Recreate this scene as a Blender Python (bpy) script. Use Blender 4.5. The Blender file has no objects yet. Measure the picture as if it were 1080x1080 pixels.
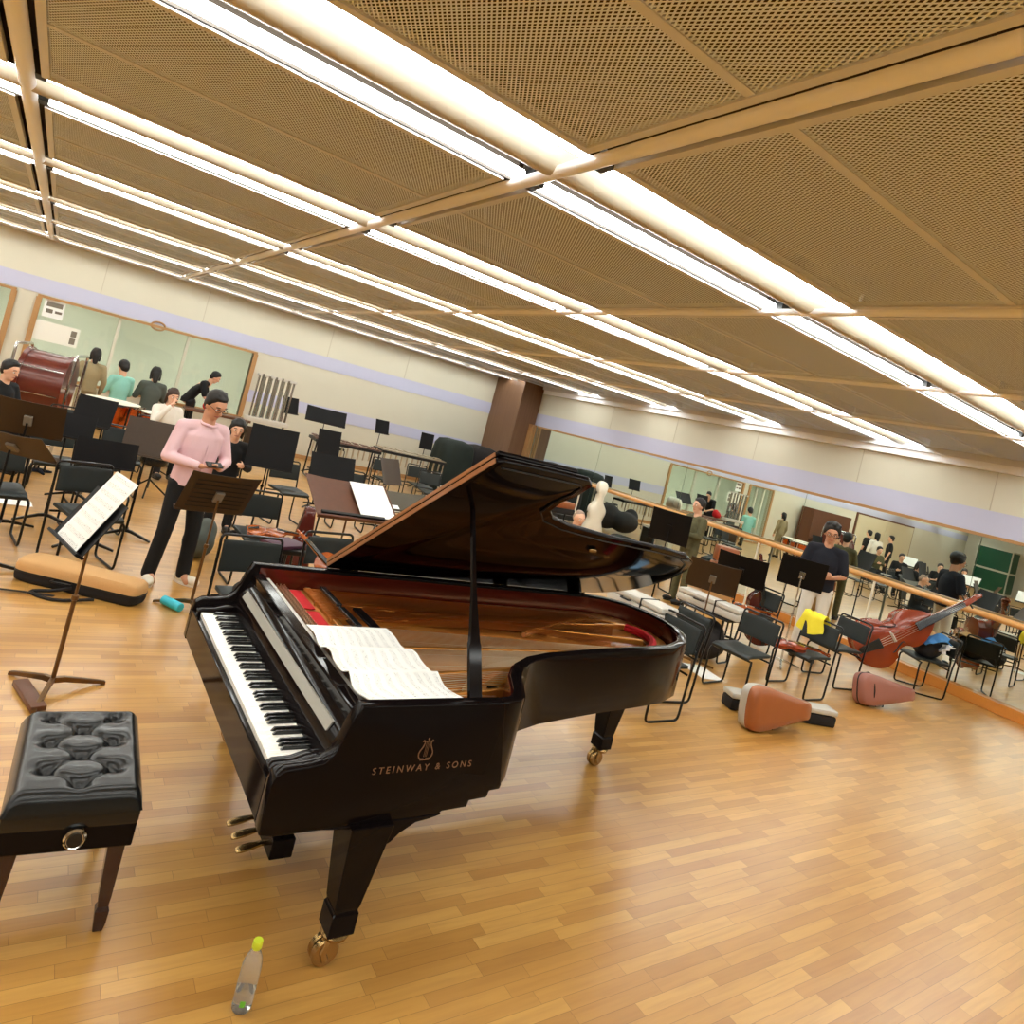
import bpy, bmesh, math, random
from mathutils import Vector, Matrix, Euler, Quaternion
random.seed(7)
PI = math.pi
scene = bpy.context.scene
COL = scene.collection
# ------------------------------------------------------------------ camera model (1080 x 1080 frame)
FOC, PX, PY, CAMH = 716.0, 540.0, 436.6, 2.1
_a, _b, _c = [math.radians(v) for v in (-1.1332, -34.126, 14.5508)]
_R = Matrix.Rotation(_c, 3, 'Z') @ Matrix.Rotation(_a, 3, 'X') @ Matrix.Rotation(_b, 3, 'Y')
AX, VX, BX = _R.col[0].copy(), _R.col[1].copy(), _R.col[2].copy()
def ray(x, y):
    d = Vector(((x-PX)/FOC, (y-PY)/FOC, 1.0))
    return Vector((d.dot(AX), d.dot(BX), -d.dot(VX)))
def onz(x, y, z=0.0):
    r = ray(x, y); t = (z-CAMH)/r.z
    return Vector((r.x*t, r.y*t, z))
def ony(x, y, Y):
    r = ray(x, y); t = Y/r.y
    return Vector((r.x*t, Y, CAMH+r.z*t))
def onx(x, y, X):
    r = ray(x, y); t = X/r.x
    return Vector((X, r.y*t, CAMH+r.z*t))
# ------------------------------------------------------------------ materials
def S(r, g, b):
    f = lambda v: ((v/255+0.055)/1.055)**2.4 if v > 10 else v/255/12.92
    return (f(r), f(g), f(b), 1.0)
MATS = {}
def mat(name, col, rough=0.5, metal=0.0, coat=0.0, noise=0.0, nscale=30.0, bump=0.0, emit=None, estr=0.0, trans=0.0, ior=1.45, spec=0.5):
    m = bpy.data.materials.new(name); m.use_nodes = True
    nt = m.node_tree; b = nt.nodes['Principled BSDF']
    b.inputs['Base Color'].default_value = col
    b.inputs['Roughness'].default_value = rough
    b.inputs['Metallic'].default_value = metal
    b.inputs['Coat Weight'].default_value = coat
    b.inputs['Coat Roughness'].default_value = 0.05
    b.inputs['Transmission Weight'].default_value = trans
    b.inputs['IOR'].default_value = ior
    b.inputs['Specular IOR Level'].default_value = spec
    if emit:
        b.inputs['Emission Color'].default_value = emit
        b.inputs['Emission Strength'].default_value = estr
    if noise or bump:
        tc = nt.nodes.new('ShaderNodeTexCoord'); n = nt.nodes.new('ShaderNodeTexNoise')
        n.inputs['Scale'].default_value = nscale; n.inputs['Detail'].default_value = 4
        nt.links.new(tc.outputs['Object'], n.inputs['Vector'])
        if noise:
            mx = nt.nodes.new('ShaderNodeMix'); mx.data_type = 'RGBA'
            mx.inputs[6].default_value = tuple(c*(1-noise) for c in col[:3])+(1,)
            mx.inputs[7].default_value = tuple(min(1, c*(1+noise)) for c in col[:3])+(1,)
            nt.links.new(n.outputs['Fac'], mx.inputs[0]); nt.links.new(mx.outputs[2], b.inputs['Base Color'])
        if bump:
            bp = nt.nodes.new('ShaderNodeBump'); bp.inputs['Strength'].default_value = bump; bp.inputs['Distance'].default_value = 0.01
            nt.links.new(n.outputs['Fac'], bp.inputs['Height']); nt.links.new(bp.outputs['Normal'], b.inputs['Normal'])
    MATS[name] = m
    return m
def M(n): return MATS[n]
class NG:
    """tiny helper to write node maths"""
    def __init__(s, m): s.nt = m.node_tree
    def n(s, t, **k):
        x = s.nt.nodes.new(t)
        for a, v in k.items(): setattr(x, a, v)
        return x
    def m(s, op, a, b=None, c=None):
        x = s.nt.nodes.new('ShaderNodeMath'); x.operation = op
        for i, v in enumerate((a, b, c)):
            if v is None: continue
            if isinstance(v, (int, float)): x.inputs[i].default_value = v
            else: s.nt.links.new(v, x.inputs[i])
        return x.outputs[0]
    def mix(s, f, a, b):
        x = s.nt.nodes.new('ShaderNodeMix'); x.data_type = 'RGBA'
        for i, v in ((0, f), (6, a), (7, b)):
            if isinstance(v, (int, float, tuple)): x.inputs[i].default_value = v
            else: s.nt.links.new(v, x.inputs[i])
        return x.outputs[2]
    def link(s, a, b): s.nt.links.new(a, b)
def floor_material():
    m = mat('floor_wood', S(200,150,80), 0.2, coat=0.6); g = NG(m); b = m.node_tree.nodes['Principled BSDF']; b.inputs['Coat Roughness'].default_value = 0.28
    tc = g.n('ShaderNodeTexCoord'); sp = g.n('ShaderNodeSeparateXYZ'); g.link(tc.outputs['Object'], sp.inputs[0])
    W, L = 0.060, 0.46
    r = g.m('DIVIDE', sp.outputs[1], W); row = g.m('FLOOR', r); fr = g.m('SUBTRACT', r, row)
    wn = g.n('ShaderNodeTexWhiteNoise', noise_dimensions='1D'); g.link(row, wn.inputs['W'])
    u = g.m('ADD', g.m('DIVIDE', sp.outputs[0], L), g.m('MULTIPLY', wn.outputs[0], 7.0))
    idx = g.m('FLOOR', u); fu = g.m('SUBTRACT', u, idx)
    cv = g.n('ShaderNodeCombineXYZ'); g.link(row, cv.inputs[0]); g.link(idx, cv.inputs[1])
    w2 = g.n('ShaderNodeTexWhiteNoise', noise_dimensions='2D'); g.link(cv.outputs[0], w2.inputs['Vector'])
    ramp = g.n('ShaderNodeValToRGB'); g.link(w2.outputs[0], ramp.inputs[0])
    e = ramp.color_ramp.elements; e[0].position = 0.0; e[0].color = S(178,128,60); e[1].position = 1.0; e[1].color = S(208,160,84)
    x = e.new(0.45); x.color = S(194,144,71)
    mp = g.n('ShaderNodeMapping'); mp.inputs['Scale'].default_value = (3.0, 45.0, 1.0); g.link(tc.outputs['Object'], mp.inputs[0])
    add = g.n('ShaderNodeVectorMath', operation='ADD'); g.link(mp.outputs[0], add.inputs[0])
    sc = g.n('ShaderNodeVectorMath', operation='SCALE'); g.link(w2.outputs[1], sc.inputs[0]); sc.inputs['Scale'].default_value = 40.0; g.link(sc.outputs[0], add.inputs[1])
    n1 = g.n('ShaderNodeTexNoise'); n1.inputs['Scale'].default_value = 1.0; n1.inputs['Detail'].default_value = 5; g.link(add.outputs[0], n1.inputs['Vector'])
    grain = g.m('MULTIPLY', g.m('SUBTRACT', n1.outputs['Fac'], 0.42), 0.75); grain = g.m('MAXIMUM', grain, 0.0)
    col = g.mix(grain, ramp.outputs[0], S(132,78,30))
    n2 = g.n('ShaderNodeTexNoise'); n2.inputs['Scale'].default_value = 1.3; g.link(tc.outputs['Object'], n2.inputs['Vector'])
    col = g.mix(g.m('MULTIPLY', g.m('SUBTRACT', n2.outputs['Fac'], 0.35), 0.5), col, S(150,92,38))
    ew = g.m('MINIMUM', fr, g.m('SUBTRACT', 1.0, fr)); eu = g.m('MULTIPLY', g.m('MINIMUM', fu, g.m('SUBTRACT', 1.0, fu)), L/W)
    seam = g.m('LESS_THAN', g.m('MINIMUM', ew, eu), 0.016)
    col = g.mix(g.m('MULTIPLY', seam, 0.55), col, S(84,48,20))
    g.link(col, b.inputs['Base Color'])
    g.link(g.m('ADD', 0.28, g.m('MULTIPLY', n2.outputs['Fac'], 0.06)), b.inputs['Roughness'])
    return m
def mesh_material():
    """expanded metal: diamond openings one can see through"""
    m = mat('perforated_metal', S(226,236,250), 0.42, metal=0.0); g = NG(m); nt = m.node_tree; b = nt.nodes['Principled BSDF']
    tc = g.n('ShaderNodeTexCoord'); sp = g.n('ShaderNodeSeparateXYZ'); g.link(tc.outputs['Object'], sp.inputs[0])
    u = g.m('DIVIDE', sp.outputs[0], 0.021); v = g.m('DIVIDE', sp.outputs[1], 0.034)
    def cell(o):
        a = g.m('SUBTRACT', g.m('FRACT', g.m('ADD', u, o)), 0.5); c = g.m('SUBTRACT', g.m('FRACT', g.m('ADD', v, o)), 0.5)
        return g.m('ADD', g.m('MULTIPLY', g.m('ABSOLUTE', a), 1.1), g.m('ABSOLUTE', c))
    hole = g.m('LESS_THAN', g.m('MINIMUM', cell(0.0), cell(0.5)), 0.31)
    tr = g.n('ShaderNodeBsdfTransparent'); mx = g.n('ShaderNodeMixShader'); out = nt.nodes['Material Output']
    g.link(hole, mx.inputs[0]); g.link(b.outputs[0], mx.inputs[1]); g.link(tr.outputs[0], mx.inputs[2]); g.link(mx.outputs[0], out.inputs[0])
    return m
def score_material():
    m = mat('printed_score', S(244,244,240), 0.7); g = NG(m); b = m.node_tree.nodes['Principled BSDF']
    uv = g.n('ShaderNodeTexCoord'); sp = g.n('ShaderNodeSeparateXYZ'); g.link(uv.outputs['UV'], sp.inputs[0])
    u, v = sp.outputs[0], sp.outputs[1]
    sv = g.m('FRACT', g.m('MULTIPLY', v, 9.0)); instaff = g.m('MULTIPLY', g.m('GREATER_THAN', sv, 0.25), g.m('LESS_THAN', sv, 0.75))
    ln = g.m('LESS_THAN', g.m('FRACT', g.m('MULTIPLY', sv, 8.0)), 0.18)
    inm = g.m('MULTIPLY', g.m('GREATER_THAN', g.m('FRACT', u), 0.08), g.m('LESS_THAN', g.m('FRACT', u), 0.93))
    n = g.n('ShaderNodeTexNoise'); n.inputs['Scale'].default_value = 55; g.link(uv.outputs['UV'], n.inputs['Vector'])
    note = g.m('GREATER_THAN', n.outputs['Fac'], 0.62)
    k = g.m('MULTIPLY', g.m('MULTIPLY', g.m('MAXIMUM', g.m('MULTIPLY', ln, 0.55), note), instaff), inm)
    g.link(g.mix(g.m('MULTIPLY', k, 0.75), S(244,244,240), S(60,60,64)), b.inputs['Base Color'])
    return m
def wood_material(name, c1, c2, rough, scale, coat=0.3):
    m = mat(name, c1, rough, coat=coat); g = NG(m); b = m.node_tree.nodes['Principled BSDF']
    tc = g.n('ShaderNodeTexCoord'); mp = g.n('ShaderNodeMapping'); mp.inputs['Scale'].default_value = scale; g.link(tc.outputs['Object'], mp.inputs[0])
    n = g.n('ShaderNodeTexNoise'); n.inputs['Scale'].default_value = 1; n.inputs['Detail'].default_value = 5; g.link(mp.outputs[0], n.inputs['Vector'])
    g.link(g.mix(n.outputs['Fac'], c1, c2), b.inputs['Base Color'])
    return m
floor_material(); mesh_material(); score_material()
mat('joint_grey', S(184,176,156), 0.7); mat('reflection_grey', S(150,148,138), 0.35); mat('wall_paint', S(206,202,184), 0.75, noise=0.02, nscale=3)
mat('lilac_paint', S(188,190,214), 0.7)
mat('ceiling_dark', S(70,54,42), 0.9)
mat('ceiling_frame', S(212,214,220), 0.4)
mat('beam_paint', S(242,244,248), 0.35)
mat('white_channel', S(186,178,160), 0.35)
mat('slot_grey', S(120,112,100), 0.5); mat('slot_dark', S(52,44,36), 0.6)
mat('tube_light', S(255,255,255), 0.4, emit=(0.97,1.0,0.96,1), estr=13.5)
mat('spot_lens', S(255,250,235), 0.4, emit=(0.92,1.0,0.88,1), estr=16.0)
mat('black_plastic', S(16,16,17), 0.45)
mat('piano_black', (0.006,0.004,0.004,1), 0.08, coat=0.0, spec=0.11)
mat('piano_matte', (0.012,0.011,0.011,1), 0.35)
wood_material('mahogany', S(96,30,16), S(60,16,9), 0.18, (2,2,30), 0.5)
mat('gold_plate', S(196,132,56), 0.28, metal=0.75, noise=0.08, nscale=6)
wood_material('soundboard', S(206,130,58), S(170,96,38), 0.25, (2,22,2), 0.4)
mat('ivory', S(246,244,236), 0.22, coat=0.3)
mat('ebony', (0.01,0.01,0.01,1), 0.2, coat=0.3)
mat('red_felt', S(190,20,28), 0.9, noise=0.1)
mat('brass', S(170,140,92), 0.25, metal=1.0)
mat('string_steel', S(200,186,160), 0.3, metal=1.0)
mat('string_copper', S(190,118,62), 0.35, metal=1.0)
mat('gold_leaf', S(126,92,66), 0.6)
mat('leather_black', S(16,17,17), 0.26, bump=0.05, nscale=160, coat=0.15, spec=.4)
mat('vinyl_chair', S(36,41,40), 0.45, bump=0.05, nscale=220, spec=.35)
mat('black_steel', S(15,14,15), 0.3, metal=0.4, coat=0.2)
mat('chrome', S(210,210,208), 0.15, metal=1.0)
mat('stand_black', S(14,12,13), 0.5, spec=.2)
mat('stand_brown', S(58,42,26), 0.42, metal=0.15, noise=0.1)
mat('bronze_pole', S(116,88,58), 0.3, metal=0.8)
mat('stand_wood', S(90,52,32), 0.4, noise=0.15, nscale=20, coat=0.2)
mat('olive_board', S(62,54,34), 0.5)
mat('paper', S(245,245,242), 0.75)
mat('skin', S(226,176,146), 0.55); mat('skin_tan', S(200,146,114), 0.55)
mat('hair', S(20,16,14), 0.5, noise=0.3, nscale=90); mat('hair_brown', S(58,36,24), 0.5, noise=0.3, nscale=90); mat('hair_grey', S(150,128,112), 0.6, noise=0.2, nscale=60)
mat('pink_shirt', S(226,190,196), 0.8, noise=0.03, nscale=120); mat('navy', S(18,20,32), 0.85); mat('black_cloth', S(14,14,16), 0.85, noise=0.2)
mat('white_cloth', S(232,226,214), 0.85, noise=0.03); mat('beige_cloth', S(150,134,100), 0.85, noise=0.1); mat('teal_cloth', S(140,200,186), 0.85, noise=0.05)
mat('grey_cloth', S(78,84,78), 0.85, noise=0.1); mat('olive_cloth', S(88,84,56), 0.85, noise=0.45, nscale=22); mat('red_cloth', S(214,22,30), 0.7)
mat('shoe', S(224,216,198), 0.6); mat('lip', S(172,96,86), 0.5); mat('eye_white', S(235,232,228), 0.3); mat('eye_dark', S(18,12,10), 0.2)
mat('tan_case', S(206,160,104), 0.7, noise=0.06, nscale=80); mat('black_nylon', S(26,22,22), 0.8, noise=0.1)
mat('orange_case', S(158,90,48), 0.32, noise=0.06, nscale=8, coat=0.3); mat('rose_case', S(160,104,90), 0.4, noise=0.05, nscale=8, coat=0.2)
mat('silver_case', S(196,192,182), 0.4, noise=0.06, nscale=20); mat('white_case', S(240,234,214), 0.3, coat=0.4)
mat('cyan', S(60,190,210), 0.4); mat('yellow_cloth', S(252,232,60), 0.8, noise=0.05); mat('blue_towel', S(72,132,190), 0.85, noise=0.1); mat('lightblue', S(150,196,236), 0.6)
mat('violin_wood', S(168,86,38), 0.22, noise=0.2, nscale=14, coat=0.5); mat('bass_wood', S(136,50,18), 0.22, noise=0.2, nscale=5, coat=0.5); mat('cello_wood', S(84,28,20), 0.25, noise=0.2, nscale=7, coat=0.5)
mat('copper', S(214,110,50), 0.25, metal=0.9, noise=0.15, nscale=8); mat('drum_red', S(100,40,28), 0.3, coat=0.4, noise=0.1); mat('drum_skin', S(232,226,206), 0.6)
mat('dark_cover', S(20,30,24), 0.8, noise=0.25, nscale=8); mat('green_paint', S(16,78,52), 0.4); mat('purple_book', S(76,34,58), 0.6)
mat('wood_frame', S(172,130,84), 0.45, noise=0.08, nscale=20); wood_material('column_wood', S(128,96,70), S(98,68,48), 0.5, (30,30,1.2), 0.0)
mat('barre_wood', S(214,158,90), 0.35, coat=0.3, noise=0.06); mat('ledge_wood', S(206,134,58), 0.35, coat=0.2, noise=0.06)
mat('mirror_glass', S(226,236,228), 0.0, metal=1.0)
mat('booth_wall', S(236,234,224), 0.8); mat('door_paint', S(206,196,166), 0.6)
mat('bottle_cap', S(206,222,60), 0.4); mat('leaf_green', S(110,196,60), 0.5); mat('brown_wood', S(96,58,36), 0.45, noise=0.15, nscale=10); mat('floor_strip', S(110,70,42), 0.4)
def glass_mat(name, col, alpha=0.75):
    m = bpy.data.materials.new(name); m.use_nodes = True; g = NG(m); nt = m.node_tree
    nt.nodes.remove(nt.nodes['Principled BSDF']); out = nt.nodes['Material Output']
    t = g.n('ShaderNodeBsdfTransparent'); t.inputs[0].default_value = col
    gl = g.n('ShaderNodeBsdfGlossy'); gl.inputs['Roughness'].default_value = 0.02
    lw = g.n('ShaderNodeLayerWeight'); lw.inputs['Blend'].default_value = 0.5
    fr = g.m('ADD', 0.04, g.m('MULTIPLY', g.m('POWER', lw.outputs['Facing'], 5.0), 0.6))
    mx = g.n('ShaderNodeMixShader'); g.link(fr, mx.inputs[0]); g.link(t.outputs[0], mx.inputs[1]); g.link(gl.outputs[0], mx.inputs[2]); g.link(mx.outputs[0], out.inputs[0])
    MATS[name] = m
glass_mat('booth_glass', (0.95,0.97,0.94,1)); glass_mat('lens_glass', (0.95,0.95,0.95,1))
mat('pet_plastic', (0.92,0.97,0.97,1), 0.12, trans=0.8, ior=1.12); mat('water', (0.95,0.99,1,1), 0.0, trans=1.0, ior=1.2)
# ------------------------------------------------------------------ mesh builder
class MB:
    def __init__(s): s.v = []; s.f = []; s.uv = {}
    def add(s, verts, faces, X=None):
        o = len(s.v)
        s.v += [tuple(X @ Vector(p)) for p in verts] if X else [tuple(p) for p in verts]
        s.f += [tuple(i+o for i in f) for f in faces]; return s
    def box(s, c, d, X=None):
        x, y, z = [k/2 for k in d]; c = Vector(c)
        vs = [c+Vector((i*x, j*y, k*z)) for i in (-1,1) for j in (-1,1) for k in (-1,1)]
        return s.add(vs, [(0,1,3,2),(4,6,7,5),(0,4,5,1),(2,3,7,6),(0,2,6,4),(1,5,7,3)], X)
    def frame_box(s, a, b, X=None):
        a, b = Vector(a), Vector(b); return s.box((a+b)/2, b-a, X)
    def cone(s, p0, p1, r0, r1, n=12, X=None, sx=1.0):
        p0, p1 = Vector(p0), Vector(p1); d = p1-p0
        q = d.to_track_quat('Z', 'Y').to_matrix(); vs = []
        for p, r in ((p0, r0), (p1, r1)):
            for i in range(n):
                t = 2*PI*i/n; vs.append(p+q@Vector((r*sx*math.cos(t), r*math.sin(t), 0)))
        fs = [(i, (i+1)%n, n+(i+1)%n, n+i) for i in range(n)]+[tuple(range(n-1,-1,-1)), tuple(range(n,2*n))]
        return s.add(vs, fs, X)
    def tube(s, pts, r, n=8, closed=False, X=None):
        P = [Vector(p) for p in pts]; R = r if isinstance(r, (list, tuple)) else [r]*len(P)
        k = len(P); T = []
        for i in range(k):
            a = P[(i-1) % k] if closed or i > 0 else P[i]; b = P[(i+1) % k] if closed or i < k-1 else P[i]
            T.append((b-a).normalized())
        up = Vector((0,0,1)) if abs(T[0].z) < 0.9 else Vector((1,0,0))
        N = (up-T[0]*up.dot(T[0])).normalized(); vs = []
        for i in range(k):
            N = (N-T[i]*N.dot(T[i])).normalized(); B = T[i].cross(N)
            for j in range(n):
                t = 2*PI*j/n; vs.append(P[i]+R[i]*(math.cos(t)*N+math.sin(t)*B))
        fs = []; m = k if closed else k-1
        for i in range(m):
            for j in range(n):
                a = i*n+j; b = i*n+(j+1) % n; c = ((i+1) % k)*n+(j+1) % n; d = ((i+1) % k)*n+j
                fs.append((a, b, c, d))
        if not closed: fs += [tuple(range(n-1,-1,-1)), tuple(range((k-1)*n, k*n))]
        return s.add(vs, fs, X)
    def lathe(s, prof, n=24, X=None):
        vs = []; fs = []; k = len(prof)
        for r, z in prof:
            for j in range(n):
                t = 2*PI*j/n; vs.append((max(r,1e-4)*math.cos(t), max(r,1e-4)*math.sin(t), z))
        for i in range(k-1):
            for j in range(n): fs.append((i*n+j, i*n+(j+1)%n, (i+1)*n+(j+1)%n, (i+1)*n+j))
        fs += [tuple(range(n-1,-1,-1)), tuple(range((k-1)*n, k*n))]
        return s.add(vs, fs, X)
    def prism(s, poly, z0, z1, X=None):
        n = len(poly); vs = [(x, y, z0) for x, y in poly]+[(x, y, z1) for x, y in poly]
        fs = [(i, (i+1)%n, n+(i+1)%n, n+i) for i in range(n)]+[tuple(range(n-1,-1,-1)), tuple(range(n,2*n))]
        return s.add(vs, fs, X)
    def rings(s, rs, X=None):
        """closed loops of equal length joined in order, both ends capped"""
        n = len(rs[0]); vs = [p for r in rs for p in r]; fs = []
        for i in range(len(rs)-1):
            for j in range(n): fs.append((i*n+j, i*n+(j+1)%n, (i+1)*n+(j+1)%n, (i+1)*n+j))
        fs += [tuple(range(n-1,-1,-1)), tuple(range((len(rs)-1)*n, len(rs)*n))]
        return s.add(vs, fs, X)
    def ell(s, c, r, n=16, m=10, X=None):
        c = Vector(c); r = (r,)*3 if isinstance(r, (int,float)) else r; vs = [c+Vector((0,0,-r[2]))]; fs = []
        for i in range(1, m):
            a = -PI/2+PI*i/m
            for j in range(n):
                t = 2*PI*j/n; vs.append(c+Vector((r[0]*math.cos(a)*math.cos(t), r[1]*math.cos(a)*math.sin(t), r[2]*math.sin(a))))
        vs.append(c+Vector((0,0,r[2]))); L = len(vs)-1
        for j in range(n): fs.append((0, 1+(j+1)%n, 1+j)); fs.append((L, L-n+j, L-n+(j+1)%n))
        for i in range(m-2):
            for j in range(n): fs.append((1+i*n+j, 1+i*n+(j+1)%n, 1+(i+1)*n+(j+1)%n, 1+(i+1)*n+j))
        return s.add(vs, fs, X)
    def cap(s, p0, p1, r0, r1, n=12, X=None):
        s.cone(p0, p1, r0, r1, n, X); s.ell(p0, r0, n, 8, X); return s.ell(p1, r1, n, 8, X)
    def grid(s, fn, nu, nv, X=None):
        o = len(s.v); vs = [Vector(fn(i/nu, j/nv)) for i in range(nu+1) for j in range(nv+1)]
        fs = [(i*(nv+1)+j, (i+1)*(nv+1)+j, (i+1)*(nv+1)+j+1, i*(nv+1)+j+1) for i in range(nu) for j in range(nv)]
        for i in range(nu+1):
            for j in range(nv+1): s.uv[o+i*(nv+1)+j] = (i/nu, j/nv)
        return s.add(vs, fs, X)
    def sheet(s, fn, nu, nv, th, X=None):
        """a surface with thickness"""
        a = len(s.v); s.grid(fn, nu, nv, X); k = len(s.v)-a
        top = [Vector(p) for p in s.v[a:]]; fs = s.f[-nu*nv:]
        nrm = [Vector() for _ in top]
        for f in fs:
            p = [top[i-a] for i in f]; nn = (p[2]-p[0]).cross(p[3]-p[1])
            for i in f: nrm[i-a] += nn
        s.v += [tuple(p-q.normalized()*th) for p, q in zip(top, nrm)]
        s.f += [tuple(reversed([i+k for i in f])) for f in fs]
        e = [i*(nv+1) for i in range(nu+1)]+[nu*(nv+1)+j for j in range(1, nv+1)]+[i*(nv+1)+nv for i in range(nu-1, -1, -1)]+[j for j in range(nv-1, 0, -1)]
        for q in range(len(e)):
            i, j = e[q]+a, e[(q+1) % len(e)]+a; s.f.append((j, i, i+k, j+k))
        return s
    def mesh(s, name, material, smooth=35, bevel=0.0, seg=2):
        me = bpy.data.meshes.new(name); me.from_pydata(s.v, [], s.f); me.validate()
        if s.uv:
            l = me.uv_layers.new(name='UVMap')
            for lp in me.loops: l.data[lp.index].uv = s.uv.get(lp.vertex_index, (0.5, 0.02))
        bm = bmesh.new(); bm.from_mesh(me)
        bmesh.ops.recalc_face_normals(bm, faces=bm.faces)
        if bevel:
            ed = [e for e in bm.edges if len(e.link_faces) == 2 and e.calc_face_angle(0) > 0.6]
            bmesh.ops.bevel(bm, geom=ed, offset=bevel, segments=seg, profile=0.5, affect='EDGES', clamp_overlap=True)
        if smooth:
            for f in bm.faces: f.smooth = True
            for e in bm.edges:
                if len(e.link_faces) == 2 and e.calc_face_angle(0) > math.radians(smooth): e.smooth = False
        bm.to_mesh(me); bm.free()
        if material: me.materials.append(M(material) if isinstance(material, str) else material)
        return me
    def build(s, name, material, parent=None, **k):
        o = bpy.data.objects.new(name, s.mesh(name, material, **k)); COL.objects.link(o)
        if parent: o.parent = parent
        return o
    def shift(s, d):
        s.v = [tuple(Vector(p)+Vector(d)) for p in s.v]; return s
def tag(o, label, cat, group=None, kind=None):
    if label: o['label'] = label
    if cat: o['category'] = cat
    if group: o['group'] = group
    if kind: o['kind'] = kind
    return o
def thing(name, label, cat, loc=(0,0,0), rz=0.0, group=None, mtx=None):
    o = bpy.data.objects.new(name, None); COL.objects.link(o); o.empty_display_size = 0.1
    if mtx is not None: o.matrix_world = mtx
    else: o.location = loc; o.rotation_euler = (0, 0, math.radians(rz))
    return tag(o, label, cat, group)
def copy_tree(o, parent=None):
    c = o.copy(); COL.objects.link(c); c.parent = parent
    for ch in list(o.children): copy_tree(ch, c)
    return c
def structure(o): o['kind'] = 'structure'; return o
def basis(origin, x, z):
    """matrix with local X along x and local Z as near z as can be"""
    x = Vector(x).normalized(); z = Vector(z); z = (z-x*z.dot(x)).normalized(); y = z.cross(x)
    m = Matrix((x, y, z)).transposed().to_4x4(); m.translation = Vector(origin); return m
def place(o, mtx): o.matrix_world = mtx; return o
def spline(pts, n=6, closed=False):
    P = [Vector(p) for p in pts]; k = len(P); out = []
    rng = range(k if closed else k-1)
    for i in rng:
        g = lambda j: P[j % k] if closed else P[max(0, min(k-1, j))]
        a, b, c, d = g(i-1), g(i), g(i+1), g(i+2)
        for q in range(n):
            t = q/n
            out.append(0.5*((2*b)+(c-a)*t+(2*a-5*b+4*c-d)*t*t+(3*b-a-3*c+d)*t**3))
    if not closed: out.append(P[-1])
    return out
def round_path(pts, r, n=4):
    P = [Vector(p) for p in pts]; out = [P[0]]
    for i in range(1, len(P)-1):
        a, b, c = P[i-1], P[i], P[i+1]; u = (a-b); w = (c-b); k = min(r, u.length*.45, w.length*.45)
        s0 = b+u.normalized()*k; s1 = b+w.normalized()*k
        for q in range(n+1):
            t = q/n; out.append((1-t)**2*s0+2*t*(1-t)*b+t*t*s1)
    return out+[P[-1]]
# ------------------------------------------------------------------ the setting
XR, XL, YB, YF, ZC = 11.4, -21.4, 17.0, -6.0, 3.45
structure(MB().frame_box((XL-.2, YF-.2, -0.1), (XR+.2, YB+.2, 0)).build('floor', 'floor_wood', smooth=0))
WX0, WX1, DX0, DX1, WZ0, WZ1 = -0.40, 3.86, -2.40, -0.92, 0.72, 2.32
w = MB()
for a, b in (((XL, YB, 0), (DX0, YB+.15, 3.8)), ((DX0, YB, WZ1), (XR, YB+.15, 3.8)), ((DX1, YB, 0), (WX1, YB+.15, WZ0)), ((WX1, YB, 0), (XR, YB+.15, WZ1)), ((DX1, YB, WZ0), (WX0, YB+.15, WZ1))):
    w.frame_box(a, b)
structure(w.build('wall_back', 'wall_paint', smooth=0))
structure(MB().frame_box((XR, YF, 0), (XR+.15, YB+.15, 3.8)).build('wall_right', 'wall_paint', smooth=0))
structure(MB().frame_box((XL-.15, YF, 0), (XL, YB+.15, 3.8)).build('wall_left', 'wall_paint', smooth=0))
structure(MB().frame_box((XL-.15, YF-.15, 0), (XR+.15, YF, 3.8)).build('wall_front', 'wall_paint', smooth=0))
structure(MB().frame_box((XL, YB-.012, 2.34), (XR, YB+.01, 2.66)).build('trim_1', 'lilac_paint', smooth=0))
structure(MB().frame_box((WX1+.1, YB-.012, 1.12), (XR, YB+.01, 1.41)).build('trim_2', 'lilac_paint', smooth=0))
structure(MB().frame_box((XR-.012, YF, 2.34), (XR+.01, YB, 2.68)).build('trim_3', 'lilac_paint', smooth=0))
structure(MB().frame_box((XR-.05, YF, 2.29), (XR, 15.35, 2.335)).build('trim_4', 'wood_frame', smooth=0))
structure(MB().frame_box((XR-.16, YF, 3.36), (XR, 15.4, 3.46)).build('trim_5', 'ceiling_frame', smooth=0))
structure(MB().frame_box((XR-.10, YF, 3.25), (XR, 15.4, 3.36)).build('trim_6', 'beam_paint', smooth=0))
# vertical panel joints in the cream plaster above the mirror and on the back wall
jn = 7
for y in (4.2, 6.2, 8.3, 10.4, 12.5):
    structure(MB().frame_box((XR-.004, y-.006, 2.68), (XR+.002, y+.006, 3.25)).build('trim_%d' % jn, 'joint_grey', smooth=0)); jn += 1
for x in (0.55, 2.6, 5.6, 7.8):
    structure(MB().frame_box((x-.006, YB-.004, 2.66), (x+.006, YB+.002, 3.4)).build('trim_%d' % jn, 'joint_grey', smooth=0)); jn += 1
structure(MB().frame_box((XR-.14, YF, 0), (XR, 15.4, 0.15)).build('baseboard_right', 'ledge_wood', smooth=0, bevel=0.008))
structure(MB().frame_box((WX1, YB-.02, 0), (10.9, YB, 0.1)).build('baseboard_back', 'wood_frame', smooth=0))
col = structure(MB().frame_box((10.72, 15.55, 0), (XR, YB, 3.45)).build('trim_30', 'column_wood', smooth=0))
for k, (x0, x1) in enumerate(((XR-.20, XR-.13), (XR-.11, XR-.05))):
    structure(MB().frame_box((x0, 15.38, 0), (x1, 15.56, 2.34)).build('trim_%d' % (31+k), 'wood_frame', smooth=0))
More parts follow.
